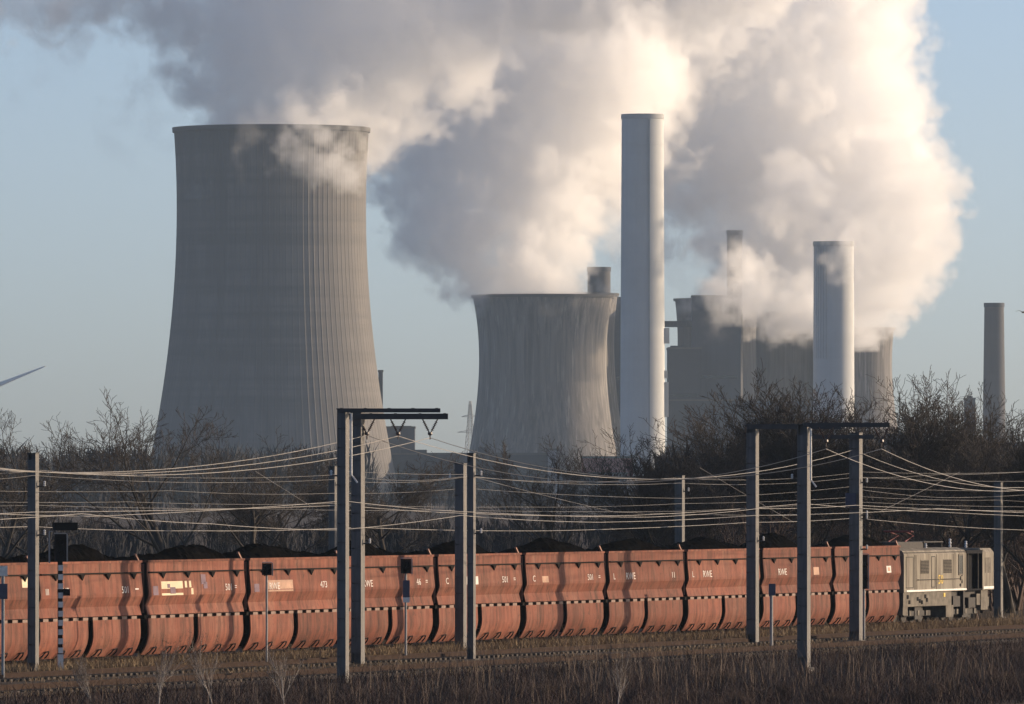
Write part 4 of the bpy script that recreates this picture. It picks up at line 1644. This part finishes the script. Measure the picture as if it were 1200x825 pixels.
signal(1012.5, 752, 650, 'thin pale signal post right of the mast with the blue box', 3, (3.5, 650, 690))


# ------------------------------------------------------------------ bird
def bird():
    p = at(1199, 366, 900)
    m = MB()
    m.lathe([(0.01, -0.35), (0.07, -0.22), (0.10, 0.0), (0.07, 0.2), (0.03, 0.32), (0.01, 0.36)], 10)
    t = thing('bird', 'tiny dark bird flying at the right edge of the sky', 'bird', p, R(60))
    o = m.build('body', M['bird'], t, True)
    o.rotation_euler = (0, R(90), 0)
    for sg in (-1, 1):
        w = MB()
        w.v = [(0.12, 0.05 * sg, 0.03), (-0.14, 0.05 * sg, 0.03), (-0.12, 0.4 * sg, 0.2), (0.06, 0.4 * sg, 0.2), (-0.1, 0.85 * sg, 0.08),
               (0.12, 0.05 * sg, 0.01), (-0.14, 0.05 * sg, 0.01), (-0.12, 0.4 * sg, 0.18), (0.06, 0.4 * sg, 0.18), (-0.1, 0.85 * sg, 0.07)]
        w.f = [(0, 1, 2, 3), (3, 2, 4), (5, 8, 7, 6), (8, 9, 7), (0, 3, 8, 5), (3, 4, 9, 8), (4, 2, 7, 9), (2, 1, 6, 7)]
        w.build('wing', M['bird'], t)


bird()
# ------------------------------------------------------------------ bare winter trees
def grow(seed, height, spread=1.0, twigs=1.0, stems=1, lean=0.0):
    """Returns (limb segments, twig segments) of a bare tree as arrays of (p0, p1, r0, r1)."""
    rng = random.Random(seed)
    limbs, tw = [], []

    def branch(p, d, ln, r, lvl):
        n = 5 if lvl < 2 else (4 if lvl < 4 else 3)
        q = p.copy()
        kids = []
        for i in range(n):
            d = (d + Vector((rng.gauss(0, 1), rng.gauss(0, 1), rng.gauss(0, 1))) * (0.05 if lvl == 0 else 0.085) + Vector((0, 0, 0.075 if lvl > 0 else 0.0))).normalized()
            e = q + d * (ln / n)
            r1 = r * (1 - 0.55 * (i + 1) / n)
            r0 = r * (1 - 0.55 * i / n)
            (limbs if lvl < 3 else tw).append((q.copy(), e.copy(), r0, r1))
            q = e
            kids.append((q.copy(), d.copy(), r1, (i + 1) / n))
        if lvl >= 5:
            return
        cnt = {0: 9, 1: 7, 2: 6, 3: 5, 4: 3}[lvl] - (1 if twigs < 0.56 and lvl in (0, 1, 2) else 0) - (1 if twigs < 0.56 and lvl == 1 else 0)
        cnt = max(2, int(round(cnt * (twigs if lvl >= 3 else 1))))
        for c in range(cnt):
            lo = (0.36 if stems == 1 else 0.26) if lvl == 0 else 0.25
            u = lo + (1 - lo) * (c + rng.random()) / cnt
            j = min(n - 1, int(u * n))
            kp, kd, kr, _ = kids[j]
            pp = kids[j - 1][0].lerp(kp, u * n - j) if j > 0 else p.lerp(kp, u * n)
            ax = Vector((rng.gauss(0, 1), rng.gauss(0, 1), rng.gauss(0, 0.5))).normalized()
            side = kd.cross(ax).normalized()
            an = rng.uniform(0.4, 0.85) if lvl == 0 else rng.uniform(0.35, 0.85)
            nd = (kd * math.cos(an) + side * math.sin(an) * spread).normalized()
            f = {0: 0.68, 1: 0.55, 2: 0.52, 3: 0.55, 4: 0.6}[lvl]
            L = ln * f * rng.uniform(0.7, 1.15) * (1.15 - 0.45 * u if lvl == 0 else 1)
            branch(pp, nd, L, max(0.010, kr * rng.uniform(0.45, 0.62)), lvl + 1)
        # the leader forks on
        if 0 < lvl < 4:
            branch(kids[-1][0], kids[-1][1], ln * 0.5, max(0.010, kids[-1][2] * 0.9), lvl + 1)

    for s in range(stems):
        d = Vector((rng.gauss(lean, 0.10 + 0.18 * (stems > 1)), rng.gauss(0, 0.10 + 0.18 * (stems > 1)), 1)).normalized()
        branch(Vector((rng.gauss(0, 0.25 * (stems > 1)), rng.gauss(0, 0.25 * (stems > 1)), -0.3)), d, height * 0.72, height * 0.015 + 0.06, 0)
    top = max(s[1].z for s in limbs + tw)
    f = height / top
    return [[(a * f, b * f, r0, r1) for a, b, r0, r1 in q] for q in (limbs, tw)]


def seg_arrays(segs, n=3, rmin=0.0):
    P0 = np.array([s[0] for s in segs], dtype=np.float64)
    P1 = np.array([s[1] for s in segs], dtype=np.float64)
    r0 = np.maximum(np.array([s[2] for s in segs]), rmin)
    r1 = np.maximum(np.array([s[3] for s in segs]), rmin * 0.7)
    t = P1 - P0
    t /= np.linalg.norm(t, axis=1)[:, None] + 1e-9
    a = np.where(np.abs(t[:, 2:3]) < 0.9, np.array([[0, 0, 1.0]]), np.array([[1.0, 0, 0]]))
    u = np.cross(t, a)
    u /= np.linalg.norm(u, axis=1)[:, None]
    w = np.cross(t, u)
    vs = []
    for P, r in ((P0, r0), (P1, r1)):
        for k in range(n):
            an = 2 * math.pi * k / n
            vs.append(P + (u * math.cos(an) + w * math.sin(an)) * r[:, None])
    V = np.stack(vs, 1).reshape(-1, 3)
    base = np.arange(len(segs))[:, None] * (2 * n)
    F_ = []
    for k in range(n):
        F_.append(np.concatenate([base + k, base + (k + 1) % n, base + n + (k + 1) % n, base + n + k], 1))
    return V, np.stack(F_, 1).reshape(-1, 4)


def tree_proto(seed, height, spread, twigs, stems, rmin, mat_t='twig', name='bare_tree'):
    limbs, tw = grow(seed, height, spread, twigs, stems)
    t = thing(name, 'bare tree', 'tree')
    V, Fc = seg_arrays(limbs, 5)
    np_mesh('trunk', V, Fc, M['bark'], t)
    V, Fc = seg_arrays(tw, 3, rmin)
    np_mesh('crown', V, Fc, M[mat_t], t)
    return t


PROTO = [
    tree_proto(11, 14.0, 1.2, 0.55, 1, 0.013),
    tree_proto(12, 14.0, 1.3, 0.62, 2, 0.013),
    tree_proto(13, 14.0, 1.0, 0.55, 1, 0.013),
    tree_proto(14, 14.0, 1.1, 0.8, 3, 0.013),
    tree_proto(15, 14.0, 1.3, 0.7, 1, 0.013),
    tree_proto(16, 14.0, 1.25, 0.55, 1, 0.013),
]
used = set()
GT = 'bare trees behind the railway'
TREES = [  # column, row of the top, distance, prototype, label
    (40, 474, 600, 0, 'bare wide tree standing near the left edge, just left of the plain mast'),
    (207, 453, 560, 5, 'tall bare tree in front of the left flank of the largest cooling tower'),
    (285, 490, 620, 0, 'bare bushy tree in front of the middle of the largest cooling tower'),
    (345, 522, 640, 4, 'bare low tree below the right half of the largest cooling tower'),
    (455, 528, 640, 4, 'bare tree under the beam of the left portal'),
    (660, 507, 590, 2, 'slim bare tree in front of the streaked cooling tower'),
    (790, 490, 570, 1, 'bare tree reaching its branches across the foot of the tall pale chimney'),
    (850, 455, 590, 5, 'broad bare tree in front of the grey walkway block'),
    (905, 445, 600, 0, 'bare tree left of the shorter pale chimney'),
    (942, 418, 580, 3, 'tallest bare tree, rising in front of the shorter pale chimney'),
    (1000, 448, 610, 0, 'bare tree right in front of the foot of the shorter pale chimney'),
    (1050, 440, 600, 5, 'dense bare tree right of the shorter pale chimney'),
    (1095, 426, 580, 1, 'bare fan shaped tree between the shorter chimney and the dark free standing chimney'),
    (1140, 450, 600, 0, 'bare tree left of the dark free standing chimney'),
    (1185, 445, 580, 5, 'bare tree at the right edge in front of the dark free standing chimney'),
    (1215, 470, 560, 3, 'bare tree cut by the right edge of the photo'),
    (770, 540, 640, 3, 'low dense bare tree left of the mast in front of the tall chimney'),
    (1120, 500, 560, 4, 'low bare tree behind the locomotive roof'),
    (-12, 515, 580, 2, 'bare tree cut by the left edge of the photo'),
    (820, 520, 600, 0, 'bare tree behind the mast in front of the tall chimney'),
    (1075, 505, 620, 0, 'bare tree behind the orange wagon next to the locomotive'),
]
rngt = random.Random(4)
for i, (px, row, Y, pi_, lab) in enumerate(TREES):
    pt = PROTO[pi_]
    o = pt if pi_ not in used else copy_tree(pt)
    used.add(pi_)
    h = CAMZ + 0.2 + (HZ - row) * Y / F
    s = h / 14.0
    o.location = (pr(px, Y), Y, -0.2)
    o.rotation_euler = (0, 0, rngt.uniform(0, 6.28))
    wd = s * (1.3 if s > 0.8 else 1.5)
    o.scale = (wd, wd, s)
    tag(o, lab, 'tree', GT)


# thicket behind the train: bare shrubs too many to count
def thicket():
    rng = random.Random(77)
    base = []
    for sd in range(5):
        limbs, tw = grow(100 + sd, 5.0, 1.1, 0.4, 2)
        random.Random(sd).shuffle(tw)
        sg = limbs + tw[:900]
        V, Fc = seg_arrays(sg, 3, 0.016)
        base.append((V, Fc))
    Vs, Fs, off = [], [], 0
    for i in range(330):
        px = rng.uniform(-60, 1260)
        if px < 760 and rng.random() < 0.35:
            px = rng.uniform(760, 1260)
        Y = rng.uniform(520, 680) if px < 900 else rng.uniform(550, 680)
        # stay behind the train
        q = Vector((pr(px, Y), Y, 0)) - ORG
        if q.dot(NV) > -7:
            continue
        V, Fc = base[rng.randrange(5)]
        s = rng.uniform(0.7, 1.35) * (1.2 if px > 800 else (0.5 if px < 430 else 0.6))
        an = rng.uniform(0, 6.28)
        c, d = math.cos(an) * s, math.sin(an) * s
        W_ = np.stack([V[:, 0] * c - V[:, 1] * d + pr(px, Y), V[:, 0] * d + V[:, 1] * c + Y, V[:, 2] * s - 0.2], 1)
        Vs.append(W_)
        Fs.append(Fc + off)
        off += len(V)
    o = np_mesh('thicket', np.concatenate(Vs), np.concatenate(Fs), M['twig_red'])
    tag(o, 'dense dark thicket of bare shrubs behind the coal train', 'thicket', kind='stuff')


thicket()


def far_wood():
    """Far wood along the horizon: many small bare crowns and stems read as one mass."""
    rng = np.random.default_rng(9)
    Vs, Fs, off = [], [], 0
    n = 1050
    for i in range(n):
        if i < 520:
            Y = rng.uniform(800, 1150)
            px = rng.uniform(-80, 1280)
            h = rng.uniform(2.6, 4.6) if px < 430 else (rng.uniform(2.6, 4.6) if px < 770 else rng.uniform(8, 12.5))
        else:
            Y = rng.uniform(2500, 3300)
            px = rng.uniform(-80, 1280)
            h = rng.uniform(15, 21) if px < 430 or px > 780 else rng.uniform(5, 9)
        cx = pr(px, Y)
        m = 70
        # upright blades spread through an egg-shaped crown
        u = rng.random(m)
        zc = h * (0.15 + 0.75 * u)
        wr = h * 0.33 * np.sqrt(np.clip(1 - ((u - 0.45) / 0.62) ** 2, 0.02, 1))
        an = rng.uniform(0, 2 * np.pi, m)
        rr = wr * np.sqrt(rng.random(m))
        x, y = cx + rr * np.cos(an), Y + rr * np.sin(an)
        ln = rng.uniform(0.10, 0.24, m) * h
        dx, dy = rng.normal(0, 0.35, m) * ln + (x - cx) * 0.3, rng.normal(0, 0.35, m) * ln
        wd = rng.uniform(0.010, 0.028, m) * h
        ax, ay = np.cos(an + 1.2), np.sin(an + 1.2)
        a = np.stack([x - wd * ax, y - wd * ay, zc], 1)
        b = np.stack([x + wd * ax, y + wd * ay, zc], 1)
        c = np.stack([x + dx, y + dy, zc + ln], 1)
        d = np.stack([x + dx * 0.2, y + dy * 0.2, zc - ln * 0.8], 1)
        Vs.append(np.stack([a, d, b, c], 1).reshape(-1, 3))
        Fs.append(np.arange(4 * m).reshape(m, 4) + off)
        off += 4 * m
    o = np_mesh('far_woodland', np.concatenate(Vs), np.concatenate(Fs), M['far_wood'])
    tag(o, 'far dark bare woodland in front of the power station', 'woodland', kind='stuff')


far_wood()


# ------------------------------------------------------------------ dry grass and dead scrub
def blades(name, label, material, n, wrange, srange, hrange, width, seed, lean=0.35, zfun=None, clump=0.0, frac=None):
    rng = np.random.default_rng(seed)
    s = rng.uniform(srange[0], srange[1], n)
    w = rng.uniform(wrange[0], wrange[1], n)
    if clump:
        key = np.sin(s * 0.35 + 3 * np.sin(w * 0.4)) + np.sin(s * 0.11 + 1.3) + 0.7 * np.sin(w * 0.9 + s * 0.06) + rng.normal(0, 0.6, n)
        kp = key > clump
        s, w = s[kp], w[kp]
        n = len(s)
    h = rng.uniform(hrange[0], hrange[1], n) * (0.6 + 0.5 * rng.random(n))
    x = ORG.x + D.x * s + NV.x * w
    y = ORG.y + D.y * s + NV.y * w
    z = np.array([ground_z(q) for q in w]) + 0.02
    ax = rng.normal(0, lean, n) * h
    ay = rng.normal(0, lean, n) * h
    th = rng.uniform(0, np.pi, n)
    ox, oy = np.cos(th) * width, np.sin(th) * width
    v0 = np.stack([x - ox, y - oy, z], 1)
    v1 = np.stack([x + ox, y + oy, z], 1)
    v2 = np.stack([x + ox * 0.7 + ax * 0.4, y + oy * 0.7 + ay * 0.4, z + h * 0.6], 1)
    v3 = np.stack([x - ox * 0.7 + ax * 0.4, y - oy * 0.7 + ay * 0.4, z + h * 0.6], 1)
    v4 = np.stack([x + ox * 0.15 + ax, y + oy * 0.15 + ay, z + h], 1)
    v5 = np.stack([x - ox * 0.15 + ax, y - oy * 0.15 + ay, z + h], 1)
    V = np.stack([v0, v1, v2, v3, v4, v5], 1).reshape(-1, 3)
    b = np.arange(n)[:, None] * 6
    Fc = np.concatenate([np.concatenate([b, b + 1, b + 2, b + 3], 1), np.concatenate([b + 3, b + 2, b + 4, b + 5], 1)], 0)
    o = np_mesh(name, V, Fc, M[material])
    tag(o, label, name.replace('_', ' '), kind='stuff')


def brambles():
    rng = random.Random(55)
    base = []
    for sd in range(4):
        limbs, tw = grow(200 + sd, 1.2, 1.4, 0.4, 4)
        random.Random(sd).shuffle(tw)
        base.append(seg_arrays([(a, b, r0 * 0.25, r1 * 0.25) for a, b, r0, r1 in limbs + tw[:500]], 3, 0.007))
    Vs, Fs, off = [], [], 0
    for i in range(260):
        s, w = rng.uniform(-50, 170), EDGE + 1.5 + 30 * rng.random() ** 0.8
        p = trk(s, w, ground_z(w))
        V, Fc = base[rng.randrange(4)]
        k = rng.uniform(0.5, 1.15)
        an = rng.uniform(0, 6.28)
        c, d = math.cos(an) * k * 1.3, math.sin(an) * k * 1.3
        Vs.append(np.stack([V[:, 0] * c - V[:, 1] * d + p.x, V[:, 0] * d + V[:, 1] * c + p.y, V[:, 2] * k + p.z], 1))
        Fs.append(Fc + off)
        off += len(V)
    o = np_mesh('brambles', np.concatenate(Vs), np.concatenate(Fs), M['twig_red'])
    tag(o, 'tangled bare brambles spread through the dark scrub in front', 'brambles', kind='stuff')


brambles()
blades('dead_scrub', 'dark reddish dead scrub along the bottom of the photo', 'scrub', 120000, (EDGE + 0.3, 52), (-60, 190), (0.2, 0.85), 0.014, 1, lean=0.65)
blades('pale_stalks', 'thin pale dead stalks standing in the dark scrub', 'stalk', 4200, (EDGE + 1.0, 50), (-60, 190), (0.7, 1.6), 0.010, 2, lean=0.16)
blades('dry_grass', 'tan dry grass between the tracks and along the train', 'dry_grass', 42000, (1.7, 7.2), (-40, 160), (0.2, 0.75), 0.016, 3, clump=-0.6)
blades('short_grass', 'short dry grass tufts between the near tracks', 'dry_grass', 60000, (7.0, 20.6), (-50, 170), (0.08, 0.32), 0.018, 4, clump=-0.3)
blades('straw_grass', 'pale straw coloured grass along the rails below the coal wagons', 'straw', 26000, (1.9, 6.4), (-40, 160), (0.25, 0.7), 0.016, 13, clump=0.0)
blades('rail_straw', 'pale straw tufts along the rails of the near tracks', 'straw', 24000, (6.5, 20.4), (-50, 170), (0.08, 0.3), 0.018, 14, clump=0.5)
blades('weeds', 'tan dry weeds beyond the coal train at the edge of the thicket', 'dry_grass', 9000, (-6.5, -2.2), (-40, 190), (0.3, 1.0), 0.018, 5, clump=-0.5)
blades('tall_weeds', 'tall bare weed stems at the left below the coal wagons', 'stalk', 2200, (EDGE - 1, EDGE + 24), (-40, 32), (1.1, 2.5), 0.011, 6, lean=0.2, clump=0.2)


def sapling(px, base, top, label, seed):
    p = px_at_ground(px, base, -0.8)
    h = (base - top) * p.y / F
    limbs, tw = grow(seed, h, 0.5, 0.4, 1)
    t = thing('sapling', label, 'sapling', p, 0, 'thin saplings in the scrub')
    V, Fc = seg_arrays([(a, b, r0 * 0.28, r1 * 0.28) for a, b, r0, r1 in limbs], 5, 0.008)
    np_mesh('trunk', V, Fc, M['birch'], t)
    V, Fc = seg_arrays([(a, b, 0.006, 0.005) for a, b, r0, r1 in tw[::4]], 3)
    np_mesh('crown', V, Fc, M['stalk'], t)


sapling(722, 838, 752, 'pale thin sapling in the scrub right of the middle masts', 31)
sapling(186, 840, 742, 'thin sapling in the scrub below the wagon with the cream panel', 32)
sapling(252, 836, 735, 'bare spreading sapling below the gap right of the cream panel wagon', 33)
sapling(335, 838, 748, 'thin sapling in the scrub left of the lowest mast', 34)
sapling(112, 838, 760, 'thin sapling in the scrub right of the checked signal post', 35)
